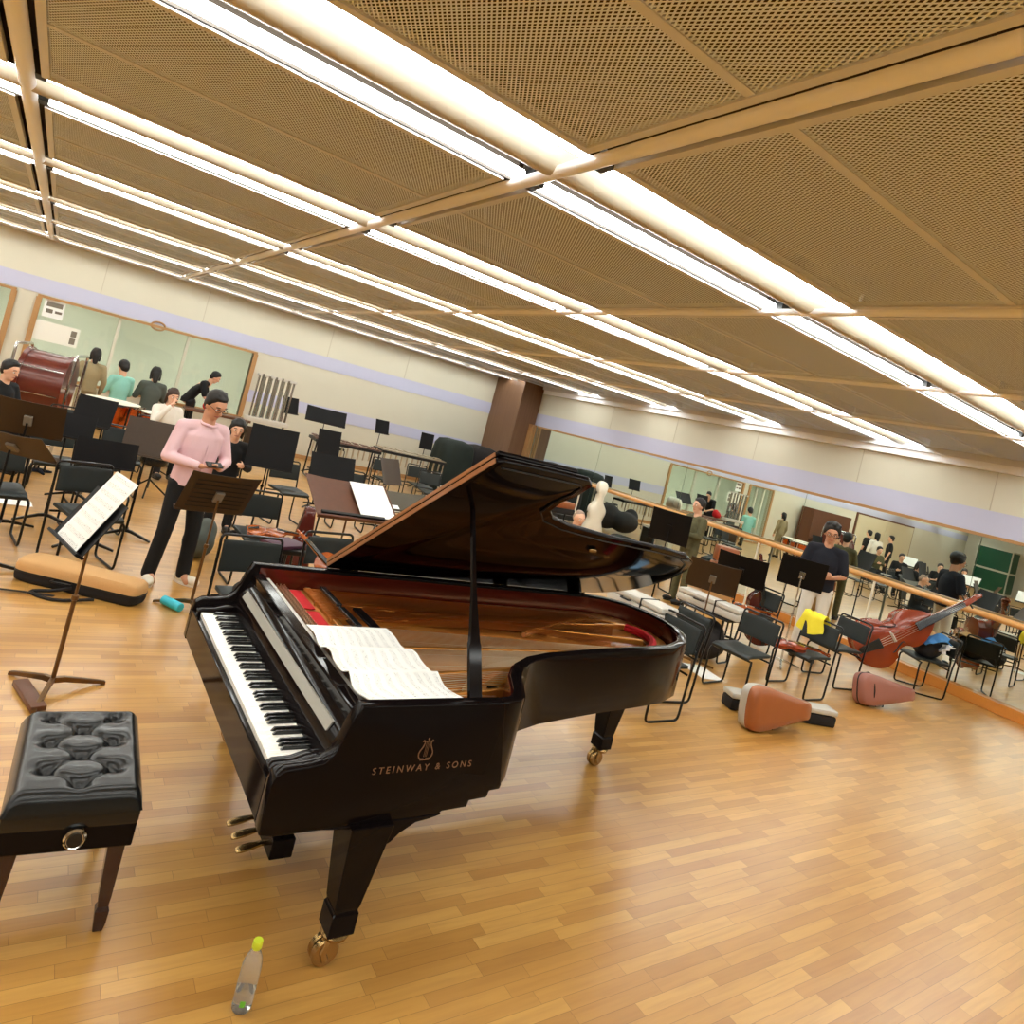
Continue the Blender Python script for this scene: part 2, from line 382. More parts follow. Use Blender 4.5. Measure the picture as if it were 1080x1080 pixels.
# mirror panels and the barre in front of them
my = [15.36, 12.6, 9.8, 7.0, 4.2, 1.4, -1.4, -4.2]
for a, b in zip(my, my[1:]):
    tag(MB().frame_box((XR-.03, b+.004, 0.15), (XR-.002, a-.004, 2.29)).build('wall_mirror', 'mirror_glass', smooth=0), 'tall frameless mirror panel on the wall behind the wooden barre', 'mirror', 'mirror panels along the right wall')
t = thing('barre', 'long round wooden barre in front of the mirror wall', 'handrail', (XR-.25, 5, 1.24))
MB().tube([(0, -9, 0), (0, 10.35, 0)], 0.045, 16).build('rail', 'barre_wood', t)
for y in (-6, -3, 0.4, 2.55, 7.7, 10.1):
    MB().tube([(0, y, -.04), (0, y, -1.235)], 0.02, 8).build('post', 'white_case', t); MB().lathe([(.05,-1.24),(.05,-1.225),(.022,-1.22)], 12, Matrix.Translation((0,y,0))).build('post_foot', 'chrome', t)
# windows of the booth at the back
def pane_frame(nm, x0, x1, z0, z1, mats, posts, glass, no):
    f = MB().frame_box((x0-.08, YB-.05, z1), (x1+.08, YB+.12, z1+.05)); f.frame_box((x0-.08, YB-.05, z0-.05), (x1+.08, YB+.12, z0)); f.frame_box((x0-.1, YB-.05, z0), (x0, YB+.12, z1)); f.frame_box((x1, YB-.05, z0), (x1+.1, YB+.12, z1))
    o = structure(f.build('%s_%d' % (nm, no), mats, smooth=0))
    for p in posts: structure(MB().frame_box((p-.03, YB, z0), (p+.03, YB+.1, z1)).build('mullion', 'wall_paint', o, smooth=0))
    e = [x0]+list(posts)+[x1]
    for a, b in zip(e, e[1:]): structure(MB().frame_box((a, YB+.05, z0), (b, YB+.058, z1)).build('pane', glass, o, smooth=0))
    return o
pane_frame('window', WX0, WX1, WZ0+.02, WZ1-.05, 'wood_frame', (1.03, 2.42), 'booth_glass', 1)
pane_frame('door', DX0, DX1, 0.06, WZ1-.05, 'wood_frame', (-1.9, -1.4), 'booth_glass', 1)
bt = MB()
for a, b in (((-6, 21.0, 0), (5.2, 21.1, 3)), ((-6.1, YB+.15, 0), (-6, 21, 3)), ((5.2, YB+.15, 0), (5.3, 21, 3)), ((-6, YB+.15, -.1), (5.2, 21, 0)), ((-6, YB+.15, 2.9), (5.2, 21, 3))): bt.frame_box(a, b)
structure(bt.build('wall_booth', 'booth_wall', smooth=0))
for x in (-3.2, 0.0, 3.4):
    t = thing('booth_lamp', 'square white ceiling lamp inside the glazed booth', 'lamp', (x, 19.2, 2.86), 0, 'lamps inside the booth')
    MB().box((0,0,0), (.9,.5,.05)).build('housing', 'white_channel', t); MB().box((0,0,-.03), (.84,.44,.02)).build('diffuser', 'spot_lens', t)
# notices stuck on the booth glass and a ring shaped hook
def flat(name, label, cat, mtx, w, h, material, th=.004):
    o = MB().sheet(lambda u, v: ((u-.5)*w, (v-.5)*h, 0), 1, 1, th).build(name, material, smooth=0); o.matrix_world = mtx
    return tag(o, label, cat) if label else o
def facing(p): return basis(p, (1,0,0), (0,-1,0))
t = thing('notice', 'white notice with a dark printed block stuck on the booth window', 'notice', mtx=facing(ony(57, 326, YB-.01)))
flat('sheet', None, None, Matrix(), .36, .38, 'paper').parent = t
for x, y, w_, h_ in ((0.0, .08, .28, .10), (-.07, -.06, .12, .08), (.09, -.06, .12, .05)): 
    o = flat('print_block', None, None, Matrix.Translation((x, y, .006)), w_, h_, 'slot_grey'); o.parent = t
t = thing('poster', 'pale poster low on the booth window below the printed notice', 'poster', mtx=facing(ony(59, 352, YB-.01)))
flat('sheet', None, None, Matrix(), .8, .40, 'booth_wall').parent = t
for x, y in ((.30, .07), (.30, -.08)): 
    o = flat('print_block', None, None, Matrix.Translation((x, y, .006)), .1, .13, 'slot_grey'); o.parent = t
tag(MB().tube([(.14*math.cos(a*PI/8), 0, .09*math.sin(a*PI/8)) for a in range(16)], .02, 8, True).build('wall_ring', 'wood_frame'), 'pale ring hung at the top of the booth window', 'ring').location = ony(167, 344, YB-.02)
# ------------------------------------------------------------------ ceiling: dark slab, mesh panels, cross beams
ceil = structure(MB().frame_box((XL, YF, 3.78), (XR, YB, 3.9)).build('ceiling', 'ceiling_dark', smooth=0))
BX0, BAY, ROW0, ROWS = 1.9, 2.4, 2.98, 2.6
rows = [ROW0+ROWS*k for k in range(-2, 6)]
beams = [BX0+BAY*k for k in range(-6, 5)]
HW = 0.37
strips = [(YF, rows[0]-HW)]+[(a+HW, b-HW) for a, b in zip(rows, rows[1:])]
structure(MB().frame_box((XL, rows[-1]+HW, ZC), (XR, YB, ZC+.02)).build('ceiling_margin', 'ceiling_frame', ceil, smooth=0))
structure(MB().frame_box((XL, YF, ZC), (-3.05, rows[-1]+HW, ZC+.02)).build('ceiling_margin', 'ceiling_frame', ceil, smooth=0)).location = (0, 0, .06)
for bi in range(4, 11):
    x0 = beams[bi-1]+.09 if bi > 0 else XL; x0 = beams[bi]-BAY+.085; x1 = beams[bi]-.085
    for (y0, y1) in strips[1:]:
        ym = y0+(y1-y0)*0.49
        p = structure(MB().add([(x0,y0,ZC),(x1,y0,ZC),(x1,y1,ZC),(x0,y1,ZC)], [(0,1,2,3)]).build('mesh_panel', 'perforated_metal', ceil, smooth=0))
        f = MB(); b = .045
        vs = [(x0,y0),(x1,y0),(x1,ym),(x1,y1),(x0,y1),(x0,ym)]
        f.frame_box((x0,y0,ZC-.012),(x1,y0+b,ZC+.03)); f.frame_box((x0,y1-b,ZC-.012),(x1,y1,ZC+.03)); f.frame_box((x0,y0+b,ZC-.012),(x0+b,y1-b,ZC+.03)); f.frame_box((x1-b,y0+b,ZC-.012),(x1,y1-b,ZC+.03))
        f.frame_box((x0+b,ym-.02,ZC-.006),(x1-b,ym+.02,ZC+.02))
        structure(f.build('panel_frame', 'ceiling_frame', p, smooth=0))
x0 = beams[-1]+.085
if x0 < XR: structure(MB().frame_box((x0, YF, ZC), (XR, rows[-1]+HW, ZC+.02)).build('ceiling_margin', 'ceiling_frame', ceil, smooth=0))
for bx in beams[3:]:
    q = [(.05*math.cos(a*PI/8), -.035*math.sin(a*PI/8)) for a in range(9)]
    b = MB().prism(q, YF, YB-.3, Matrix(((1,0,0,bx),(0,0,1,0),(0,1,0,ZC+.005),(0,0,0,1))))
    structure(b.build('cross_beam', 'beam_paint', ceil, smooth=60))
# ------------------------------------------------------------------ light fittings between the panels
ORD = ['first','second','third','fourth','fifth','sixth','seventh','eighth','ninth','tenth','eleventh','twelfth']
def make_light():
    t = thing('ceiling_light', 'x', 'ceiling light', (0, 0, ZC), 0, 'fluorescent ceiling fittings in long rows')
    L = BAY/2-.02
    h = MB()
    prof = [(-HW, .0), (-HW, .13), (HW, .13), (HW, .0), (HW-.015, .0), (HW-.015, .115), (-HW+.015, .115), (-HW+.015, .0)]
    h.prism(prof, -L, L, Matrix(((0,0,1,0),(1,0,0,0),(0,1,0,0),(0,0,0,1))))
    h.build('housing', 'slot_dark', t, smooth=0)
    c = MB().prism([(.115*math.cos(a*PI/12), .085-.11*math.sin(a*PI/12)) for a in range(13)], -L-.02, L+.02, Matrix(((0,0,1,0),(1,0,0,0),(0,1,0,0),(0,0,0,1))))
    c.build('channel', 'white_channel', t, smooth=60)
    for s in (-1, 1):
        for e, (xa, xb) in enumerate(((-L+.09, L-.005),)):
            MB().prism([(s*.30+.042*math.cos(a*PI/6), .030+.032*math.sin(a*PI/6)) for a in range(12)], xa, xb, Matrix(((0,0,1,0),(1,0,0,0),(0,1,0,0),(0,0,0,1)))).build('tube', 'tube_light', t, smooth=60)
        MB().box((-L+.045, s*.30, .04), (.085, .11, .08)).build('end_cap', 'black_plastic', t, smooth=0)
    return t
L0 = make_light(); first = True
for ri, y in enumerate(rows):
    for bi in range(-6, 4):
        xc = BX0+BAY*(bi+.5)
        if ri < 2 and bi < -3: continue
        o = L0 if first else copy_tree(L0); first = False
        o.location = (xc, y, ZC)
        o['label'] = 'glowing twin tube ceiling fitting, %s row from the back wall, %s bay from the mirror' % (ORD[len(rows)-1-ri], ORD[3-bi])
for k, x in enumerate((-15.5, -19)):
    for j, y in enumerate(rows[3::2]):
        o = copy_tree(L0); o.location = (x, y, ZC); o['label'] = 'ceiling fitting at the far room end, %s column, %s row from the corner' % (ORD[1-k], ORD[2-j])
# cabinets and doors on the far side, seen in the mirror
d = structure(MB().frame_box((-14.9, YB-.06, 0), (-9.2, YB, 2.36)).build('door_2', 'brown_wood', smooth=0))
for x0, x1 in ((-14.8, -12.1), (-12.05, -9.3)):
    structure(MB().frame_box((x0, YB-.09, 0), (x1, YB-.05, 2.28)).build('leaf', 'door_paint', d, smooth=0, bevel=.006))
t = thing('cupboard', 'green steel cupboard with pale edges against the far wall, seen in the mirror', 'cupboard', (-20.9, 15.2, 0))
MB().box((0, 0, 1.2), (.9, 1.7, 2.4)).build('body', 'wall_paint', t, smooth=0)
for z0, z1 in ((.1, 1.15), (1.25, 2.33)):
    MB().frame_box((.44, -.8, z0), (.47, .8, z1)).build('door', 'green_paint', t, smooth=0)
    MB().frame_box((-.4, -.87, z0), (.4, -.84, z1)).build('side_panel', 'green_paint', t, smooth=0)
t = thing('upright_piano', 'brown upright piano cabinets against the back wall, seen in the mirror', 'piano', (-6.0, YB-.5, 0))
MB().box((0, 0.05, 1.0), (3.0, .6, 2.0)).build('case', 'brown_wood', t, smooth=0, bevel=.01); MB().box((0,-.4,.75), (2.9,.3,.12)).build('key_shelf', 'brown_wood', t, smooth=0, bevel=.01)
# ------------------------------------------------------------------ light and camera
world = bpy.data.worlds.new('World'); scene.world = world; world.use_nodes = True
world.node_tree.nodes['Background'].inputs[0].default_value = (1.0, .94, .84, 1); world.node_tree.nodes['Background'].inputs[1].default_value = 0.05
cam = bpy.data.cameras.new('Camera'); co = bpy.data.objects.new('Camera', cam); COL.objects.link(co); scene.camera = co
cam.sensor_fit = 'HORIZONTAL'; cam.sensor_width = 36.0; cam.lens = 36.0*FOC/1080.0
cam.shift_x = 0.0; cam.shift_y = -(540.0-PY)/1080.0; cam.clip_end = 200; cam.clip_start = .05
def cw(v): return Vector((v.dot(AX), v.dot(BX), -v.dot(VX)))
cx_, cy_, cz_ = cw(Vector((1,0,0))), cw(Vector((0,-1,0))), cw(Vector((0,0,-1)))
mw = Matrix((cx_, cy_, cz_)).transposed().to_4x4(); mw.translation = (0, 0, CAMH); co.matrix_world = mw
vs_ = scene.view_settings; vs_.view_transform = 'Standard'; vs_.look = 'None'; vs_.gamma = 1.0; vs_.exposure = 0.72; vs_.use_curve_mapping = False
cyc = scene.cycles; cyc.use_denoising = True; cyc.max_bounces = 8; cyc.diffuse_bounces = 4; cyc.glossy_bounces = 5; cyc.transparent_max_bounces = 12; cyc.transmission_bounces = 6
cyc.sample_clamp_indirect = 6.0; cyc.caustics_reflective = False; cyc.caustics_refractive = False
# ================================================================== concert grand piano
PO = Vector((2.4, 3.0, 0))
piano = thing('grand_piano', 'large black concert grand piano with its lid propped open', 'piano', PO)
YT, YS = 2.17, 3.88
def pb(mb, name, material, parent=piano, **k): return mb.shift(-PO).build(name, material, parent, **k)
rim = [(1.17,YT),(1.55,YT),(1.80,YT),(1.89,2.185),(1.95,2.23),(2.0,2.31),(2.06,2.42),(2.15,2.52),(2.28,2.60),(2.45,2.655),(2.7,2.70),(3.0,2.75),(3.3,2.79),(3.6,2.84),(3.82,2.93),(3.97,3.06),(4.07,3.22),(4.11,3.40),(4.09,3.58),(4.01,3.74),(3.87,3.84),(3.68,YS),(3.0,YS),(2.2,YS),(1.6,YS),(1.17,YS)]
def inset(poly, d):
    out = []; n = len(poly)
    for i in range(n):
        a, b, c = Vector(poly[i-1]), Vector(poly[i]), Vector(poly[(i+1) % n])
        e0 = (b-a).normalized(); e1 = (c-b).normalized(); nn = (Vector((-e0.y, e0.x))+Vector((-e1.y, e1.x)))
        nn = nn.normalized()/max(.5, math.cos(e0.angle_signed(e1)/2) if e0.length and e1.length else 1)
        out.append(tuple(b+nn*d))
    return out
def ring_wall(outer, inner, z0, z1, open_end=True):
    m = MB(); n = len(outer)
    vs = [(x,y,z0) for x,y in outer]+[(x,y,z1) for x,y in outer]+[(x,y,z0) for x,y in inner]+[(x,y,z1) for x,y in inner]
    fs = []
    for i in range(n-1):
        j = i+1
        fs += [(i,j,n+j,n+i),(2*n+j,2*n+i,3*n+i,3*n+j),(n+i,n+j,3*n+j,3*n+i),(j,i,2*n+i,2*n+j)]
    fs += [(0,n,3*n,2*n),(n-1,3*n-1,4*n-1,2*n-1)]
    return m.add(vs, fs)
inn = inset(rim, .055); inn[0] = (1.17, YT+.055); inn[-1] = (1.17, YS-.055)
pb(ring_wall(rim, inn, .635, 1.0), 'rim', 'piano_black', smooth=40, bevel=.005)
in2 = inset(rim, .063); in2[0] = (1.2, YT+.063); in2[-1] = (1.2, YS-.063)
i3 = inset(rim, .056); i3[0] = (1.2, YT+.056); i3[-1] = (1.2, YS-.056)
pb(ring_wall(i3, in2, .87, .985), 'inner_rim', 'mahogany', smooth=40)
# stepped underside of the case and the key bed
pb(MB().prism(inset(rim, .10)[1:-1]+[(1.3,YS-.1),(1.3,YT+.1)], .62, .66), 'bottom_board', 'piano_matte', smooth=0)
side = [(.905,.565),(.905,.735),(.915,.765),(.945,.785),(1.02,.79),(1.075,.80),(1.105,.83),(1.125,.88),(1.138,.93),(1.15,.965),(1.17,1.001),(1.80,1.001),(1.88,.66),(1.885,.655),(1.88,.635),(1.83,.632),(1.825,.605),(1.74,.60),(1.735,.575),(1.62,.57),(1.60,.555),(.95,.555)]
MXZ = lambda y: Matrix(((1,0,0,0),(0,0,1,y),(0,1,0,0),(0,0,0,1)))
for y0, nm in ((YT-.003, 'cheek'), (YS-.057, 'cheek')):
    pb(MB().prism(side, 0, .06, MXZ(y0)), nm, 'piano_black', smooth=50, bevel=.004)
pb(MB().frame_box((.93, YT+.06, .56), (1.7, YS-.06, .64)), 'key_bed', 'piano_matte', smooth=0)
pb(MB().frame_box((.905, YT+.06, .575), (.935, YS-.06, .725)), 'key_slip', 'piano_black', smooth=0, bevel=.004)
KY0, KY1 = 2.315, 3.735
def keyblock(y0, y1):
    return MB().prism([(.915,.70),(.915,.745),(.935,.757),(1.0,.76),(1.05,.775),(1.12,.785),(1.12,.70)], y0, y1, MXZ(0))
pb(keyblock(YT+.06, KY0-.004), 'key_block', 'piano_black', smooth=50, bevel=.004); pb(keyblock(KY1+.004, YS-.06), 'key_block', 'piano_black', smooth=50, bevel=.004)
n = 52; kw = (KY1-KY0)/n
wk = MB().box((1.015, 0, .733), (.17, kw-.0016, .024)).mesh('white_key', 'ivory', smooth=0, bevel=.0015)
bk = MB().rings([[(.985,-.006,.745),(1.1,-.006,.745),(1.1,.006,.745),(.985,.006,.745)],[(.997,-.0045,.760),(1.1,-.0045,.760),(1.1,.0045,.760),(.997,.0045,.760)]]).mesh('black_key', 'ebony', smooth=0, bevel=.001)
for i in range(n):                       # i = 0 is the highest note, nearest the camera
    y = KY0+(i+.5)*kw; o = bpy.data.objects.new('white_key', wk); COL.objects.link(o); o.parent = piano; o.location = -PO+Vector((0,y,0))
    k = (51-i)                            # white key index counted from the bass A
    if k > 0 and (k+5) % 7 not in (0, 3) :
        pass
    if k < 51 and (k % 7) in (0, 2, 3, 5, 6):
        o = bpy.data.objects.new('black_key', bk); COL.objects.link(o); o.parent = piano; o.location = -PO+Vector((0,y-kw/2,0))
# fallboard, grey strip painted as the ceiling's reflection on it, stretcher
pb(MB().prism([(1.10,.755),(1.118,.83),(1.165,.905),(1.19,.91),(1.19,.70),(1.10,.70)], YT+.062, YS-.062, MXZ(0)), 'fallboard', 'piano_black', smooth=50)
pb(MB().prism([(1.117,.840),(1.137,.874),(1.144,.874),(1.124,.840)], KY0, KY1, MXZ(0)), 'fallboard_reflection', 'reflection_grey', smooth=0)
pb(MB().frame_box((1.165, YT+.062, .905), (1.225, YS-.062, .955)), 'stretcher', 'piano_black', smooth=0, bevel=.008)
pb(MB().frame_box((1.235, YT+.07, .86), (1.262, YS-.07, .935)), 'desk_rail', 'silver_case', smooth=0, bevel=.004)
# soundboard, iron plate with openings, struts, strings
sb = inset(rim, .066); sb[0] = (1.27, YT+.066); sb[-1] = (1.27, YS-.066)
pb(MB().prism(sb, .845, .855), 'soundboard', 'soundboard', smooth=0)
ro = inset(rim, .09); ro[0] = (1.27, YT+.09); ro[-1] = (1.27, YS-.09); ri = inset(rim, .25); ri[0] = (1.27, YT+.25); ri[-1] = (1.27, YS-.22)
pb(ring_wall(ro, ri, .86, .884), 'plate', 'gold_plate', smooth=40, bevel=.006)
pb(MB().frame_box((1.27, YT+.09, .868), (1.50, YS-.09, .886)), 'pin_plate', 'gold_plate', smooth=0, bevel=.004)
def bar(a, b, w_=.03, z=.89, h=.035, nm='plate_strut'):
    a, b = Vector(a+(z,)), Vector(b+(z,)); d = (b-a).normalized(); s = Vector((-d.y, d.x, 0))*w_/2; u = Vector((0,0,h/2))
    return pb(MB().rings([[a-s-u, a+s-u, a+s*.7+u, a-s*.7+u], [b-s-u, b+s-u, b+s*.7+u, b-s*.7+u]]), nm, 'gold_plate', smooth=0, bevel=.004)
bar((1.45,3.55),(3.7,3.2), .035); bar((1.45,3.30),(3.85,3.5), .035); bar((1.45,2.95),(3.3,2.98), .03); bar((1.45,2.62),(2.5,2.76), .03); bar((1.45,2.42),(2.05,2.5), .03)
bar((1.48,2.25),(1.48,3.78), .045, .895, .025, 'agraffe_bar')
curve = [(1.75,2.36),(2.0,2.62),(2.3,2.78),(2.7,2.86),(3.15,2.93),(3.45,3.05)]
pb(MB().tube(spline([(x,y,.88) for x,y in curve], 5), .016, 8), 'bridge', 'soundboard')
pb(MB().tube(spline([(2.7,3.25,.885),(3.1,3.45,.885),(3.55,3.62,.885)], 5), .016, 8), 'bridge', 'soundboard')
st = MB(); cv = spline([(x,y,0) for x,y in curve], 10)
for i in range(56):
    f = i/55; p = cv[int(f*(len(cv)-1))]; y0 = 2.36+f*.86
    st.tube([(1.44,y0,.905),(p.x,p.y,.898),(p.x+.14,p.y+.015,.886)], .0016, 4)
tag(pb(st, 'strings', 'string_steel', smooth=0), None, None, kind='stuff')
st = MB()
for i in range(22):
    f = i/21; st.tube([(1.44,3.28+f*.45,.915),(2.7+f*.86,3.25+f*.38,.91),(3.3+f*.42,3.1+f*.42,.89)], .0028, 5)
tag(pb(st, 'bass_strings', 'string_copper', smooth=0), None, None, kind='stuff')
for y0, y1 in ((2.45,2.75),(2.78,3.1),(3.16,3.42),(3.46,3.75)):
    pb(MB().frame_box((1.36,y0,.889),(1.43,y1,.897)), 'red_felt', 'red_felt', smooth=0, bevel=.003)
    pb(MB().frame_box((1.54,y0,.898),(1.575,y1,.93)), 'damper_row', 'ebony', smooth=0, bevel=.003)
pn = MB()
for i in range(60):
    for j in range(3): pn.cone((1.29+.022*j, 2.3+i*.0245, .885), (1.288+.022*j, 2.3+i*.0245, .925), .0035, .0035, 6)
tag(pb(pn, 'tuning_pins', 'string_steel', smooth=0), None, None, kind='stuff')
pb(MB().tube(spline([(3.2,2.98,.895),(3.55,3.02,.9),(3.75,3.15,.905),(3.82,3.3,.905),(3.78,3.45,.9)], 6), .028, 8), 'hitch_felt', 'red_felt')
for x, y, r in ((1.72,2.30,.05),(1.62,2.29,.03),(2.0,2.52,.035)): pb(MB().lathe([(r,.884),(r,.895),(r*.6,.9)], 16, Matrix.Translation((x,y,0))), 'plate_boss', 'brass')
# lid: hinged along the far side, front flap folded back over it
mat('lid_edge_reflection', S(150,98,58), 0.3, coat=.3)
TH = math.radians(32.0); ZH = 1.003
def lidm(x=0): return Matrix(((1,0,0,0),(0,-math.cos(TH),math.sin(TH),YS),(0,math.sin(TH),math.cos(TH),ZH),(0,0,0,1)))
lo = [(1.6,0),(1.6,1.77),(1.63,1.79),(1.87,1.79),(2.12,1.785),(2.18,1.74),(2.20,1.62),(2.19,1.5),(2.22,1.38),(2.31,1.29),(2.49,1.22),(2.88,1.15),(3.37,1.11),(3.66,1.06),(3.86,.95),(3.99,.79),(4.06,.6),(4.08,.42),(4.05,.24),(3.95,.1),(3.8,.02),(3.68,0)]
pb(MB().prism(lo, 0, .026, lidm()), 'lid', 'piano_black', smooth=30, bevel=.006)
pb(MB().prism([(1.6,.0),(1.6,1.79),(2.05,1.79),(2.05,.0)], .030, .052, lidm()), 'front_flap', 'piano_black', smooth=30, bevel=.006)
for za, zb in ((.002,.024),(.032,.050)): pb(MB().prism([(1.596,.02),(1.596,1.765),(1.60,1.765),(1.60,.02)], za, zb, lidm()), 'lid_edge_reflection', 'lid_edge_reflection', smooth=0)  # brown strips paint the room's reflection on the glossy black lid edge
pb(MB().tube([lidm() @ Vector((x, y, -.004)) for x, y in inset(lo, -.05)[1:-4]], .004, 6), 'lid_moulding', 'piano_matte')
pb(MB().frame_box((1.6,YS-.03,.99),(3.68,YS+.004,1.004)), 'hinge_rail', 'piano_black', smooth=0, bevel=.003)
for x in (1.75, 2.9, 3.6): pb(MB().tube([(x-.06,YS+.006,1.004),(x+.06,YS+.006,1.004)], .006, 8), 'hinge', 'brass')
p0 = Vector((1.70, YT+.05, .93)); p1 = lidm() @ Vector((1.82, 1.26, 0))
d = p1-p0
pr = MB().rings([[p0+d*f+Vector((sx*w_, 0, 0))+Vector((0, sy*.011, 0)) for sx, sy in ((-1,-1),(1,-1),(1,1),(-1,1))] for f, w_ in ((0,.024),(.02,.03),(.30,.03),(.31,.026),(.36,.022),(.44,.017),(.55,.011),(1.0,.008))])
pb(pr, 'lid_prop', 'piano_black', smooth=30)
pb(MB().box((1.70, YT+.05, .94), (.1,.03,.09)), 'prop_hinge', 'piano_matte', smooth=0, bevel=.004)
lp = lidm() @ Vector((2.9,.95,-.01)); pb(MB().box(lp, (.06,.04,.02)), 'prop_cup', 'brass', smooth=0, bevel=.004)
# legs
def leg(x, y, bracket):
    g = MB()
    sq = lambda h, z: [(x-h,y-h,z),(x+h,y-h,z),(x+h,y+h,z),(x-h,y+h,z)]
    l = pb(MB().rings([sq(.052,.125),sq(.052,.205),sq(.046,.215),sq(.05,.23),sq(.086,.56)]), 'leg', 'piano_black', smooth=0, bevel=.004)
    if bracket:
        br = [(x-.2,.558),(x-.075,.545),(x-.068,.46),(x+.068,.46),(x+.10,.475),(x+.13,.505),(x+.19,.54),(x+.25,.548),(x+.3,.56)]
        yb = YT-.006 if y < 3 else y-.05; pb(MB().prism(br, yb, y+.05, MXZ(0)), 'leg_bracket', 'piano_black', l, smooth=0, bevel=.003).location = PO*0
    c = pb(MB().lathe([(.03,.098),(.05,.10),(.056,.115),(.05,.125)], 16, Matrix.Translation((x,y,0))), 'caster_cap', 'brass', l)
    pb(MB().tube([(x-.03,y-.025,.10),(x-.045,y-.03,.06),(x-.03,y-.03,.03)], .014, 8), 'caster_fork', 'brass', l)
    pb(MB().tube([(x-.03,y+.025,.10),(x-.045,y+.03,.06),(x-.03,y+.03,.03)], .014, 8), 'caster_fork', 'brass', l)
    for s in (-.016, .016):
        wm = Matrix.Translation((x-.03,y+s,.052)) @ Matrix.Rotation(PI/2,4,'X')
        pb(MB().lathe([(.02,-.014),(.046,-.013),(.052,-.007),(.052,.007),(.046,.013),(.02,.014)], 24, wm), 'caster_wheel', 'brass', l)
leg(1.32, 2.225, True); leg(1.30, 3.79, True); leg(3.62, 3.26, False)
# lyre with three brass pedals
ly = MB().frame_box((1.20,2.70,.07),(1.30,3.0,.155)); lyo = pb(ly, 'lyre', 'piano_black', smooth=0, bevel=.006)
for y in (2.75, 2.95): pb(MB().tube(spline([(1.25,y,.15),(1.25,y+(-.04 if y<2.9 else .04),.3),(1.25,y,.45),(1.25,y,.57)],5), .017, 8), 'lyre_post', 'piano_black', lyo)
for y in (2.76, 2.85, 2.94):
    pb(MB().rings([[(x,y-w_,z-h),(x,y+w_,z-h),(x,y+w_,z+h),(x,y-w_,z+h)] for x,z,w_,h in ((1.25,.115,.012,.006),(1.17,.112,.013,.006),(1.13,.105,.02,.006),(1.09,.098,.021,.005),(1.07,.092,.014,.004))]), 'pedal', 'brass', lyo, smooth=50, bevel=.003)
pb(MB().tube([(1.29,2.85,.12),(1.62,2.85,.6)], .01, 8), 'lyre_brace', 'brass', lyo)
# maker's lettering and lyre emblem on the side
def text_mesh(s, size, sp=1.0):
    cu = bpy.data.curves.new('letters', 'FONT'); cu.body = s; cu.size = size; cu.align_x = 'CENTER'; cu.align_y = 'CENTER'; cu.extrude = .0008; cu.space_character = sp
    o = bpy.data.objects.new('letters', cu); COL.objects.link(o); bpy.context.view_layer.update()
    me = bpy.data.meshes.new_from_object(o.evaluated_get(bpy.context.evaluated_depsgraph_get())); bpy.data.objects.remove(o)
    return me
me = text_mesh('STEINWAY & SONS', .036, 1.5); me.name = 'lettering'; me.materials.clear(); me.materials.append(M('gold_leaf'))
o = bpy.data.objects.new('lettering', me); COL.objects.link(o); o.parent = piano
o.matrix_local = Matrix.Translation(-PO+Vector((1.485, YT-.0042, .757))) @ Matrix.Rotation(PI/2,4,'X')
e = MB(); E0 = Vector((1.475, YT-.005, .83))
for s in (-1, 1):
    e.tube([E0+Vector(p) for p in spline([(s*.004,0,-.038),(s*.024,0,-.034),(s*.03,0,-.014),(s*.017,0,.012),(s*.014,0,.026),(s*.02,0,.036)], 5)], .0022, 6)
for k in (-1,0,1): e.tube([E0+Vector((k*.006,0,-.03)),E0+Vector((k*.006,0,.03))], .0009, 5)
e.tube([E0+Vector((-.024,0,.031)),E0+Vector((.024,0,.031))], .0018, 6); e.tube([E0+Vector((-.02,0,-.041)),E0+Vector((.02,0,-.041))], .0022, 6); e.ell(E0+Vector((0,0,.04)), (.004,.002,.005), 8, 6)
pb(e, 'lyre_emblem', 'gold_leaf')
# score pages lying on the piano
for k, (xa, xb, y0, y1, z, lb) in enumerate(((1.215,1.625,2.75,3.0,.975,'printed score page on the piano, farthest from the camera'),(1.215,1.63,2.5,2.745,.979,'second printed score page lying on the piano'),(1.225,1.64,2.245,2.495,.983,'printed score page on the piano beside the lid prop'))):
    t = tag(MB().sheet(lambda u, v: (xa+(xb-xa)*v+.012*math.sin(5*u+k), y1-(y1-y0)*u, z+.012*math.sin(6*v+k*2)*math.sin(3.1*u)+.01*abs(u-.5)), 10, 12, .004).build('score_page', 'printed_score'), lb, 'sheet music', 'score pages on the piano')
pb(MB().frame_box((1.60, YT+.07, .93), (1.65, YS-.5, .945)), 'desk_slide', 'piano_black', smooth=0, bevel=.004)
# ================================================================== piano bench
bench = thing('piano_bench', 'black tufted leather adjustable piano bench with wooden legs', 'bench', (.42, 2.86, 0), -3)
BW, BD = .42, .62
btn = [(-.11,.22),(.11,.22),(0,.13),(-.11,.04),(.11,.04),(0,-.05),(-.11,-.14),(.11,-.14),(0,-.23)]
prs = [(i,j) for i in range(9) for j in range(i) if .1 < math.hypot(btn[i][0]-btn[j][0],btn[i][1]-btn[j][1]) < .16]
def cush(u, v):
    x, y = (u-.5)*BW, (v-.5)*BD
    ex = min(1, (1-abs(2*u-1))*BW/2/.05); ey = min(1, (1-abs(2*v-1))*BD/2/.05); z = .455+.072*(math.sin(ex*PI/2)**.5*math.sin(ey*PI/2)**.5)
    for bx, by in btn: z -= .034*math.exp(-((x-bx)**2+(y-by)**2)/.0009)
    for i, j in prs:
        a, b = Vector(btn[i]), Vector(btn[j]); p = Vector((x,y)); f = max(0,min(1,(p-a).dot(b-a)/(b-a).length_squared)); dd = (p-a-(b-a)*f).length
        z -= .014*math.exp(-(dd/.011)**2)
    return (x, y, z)
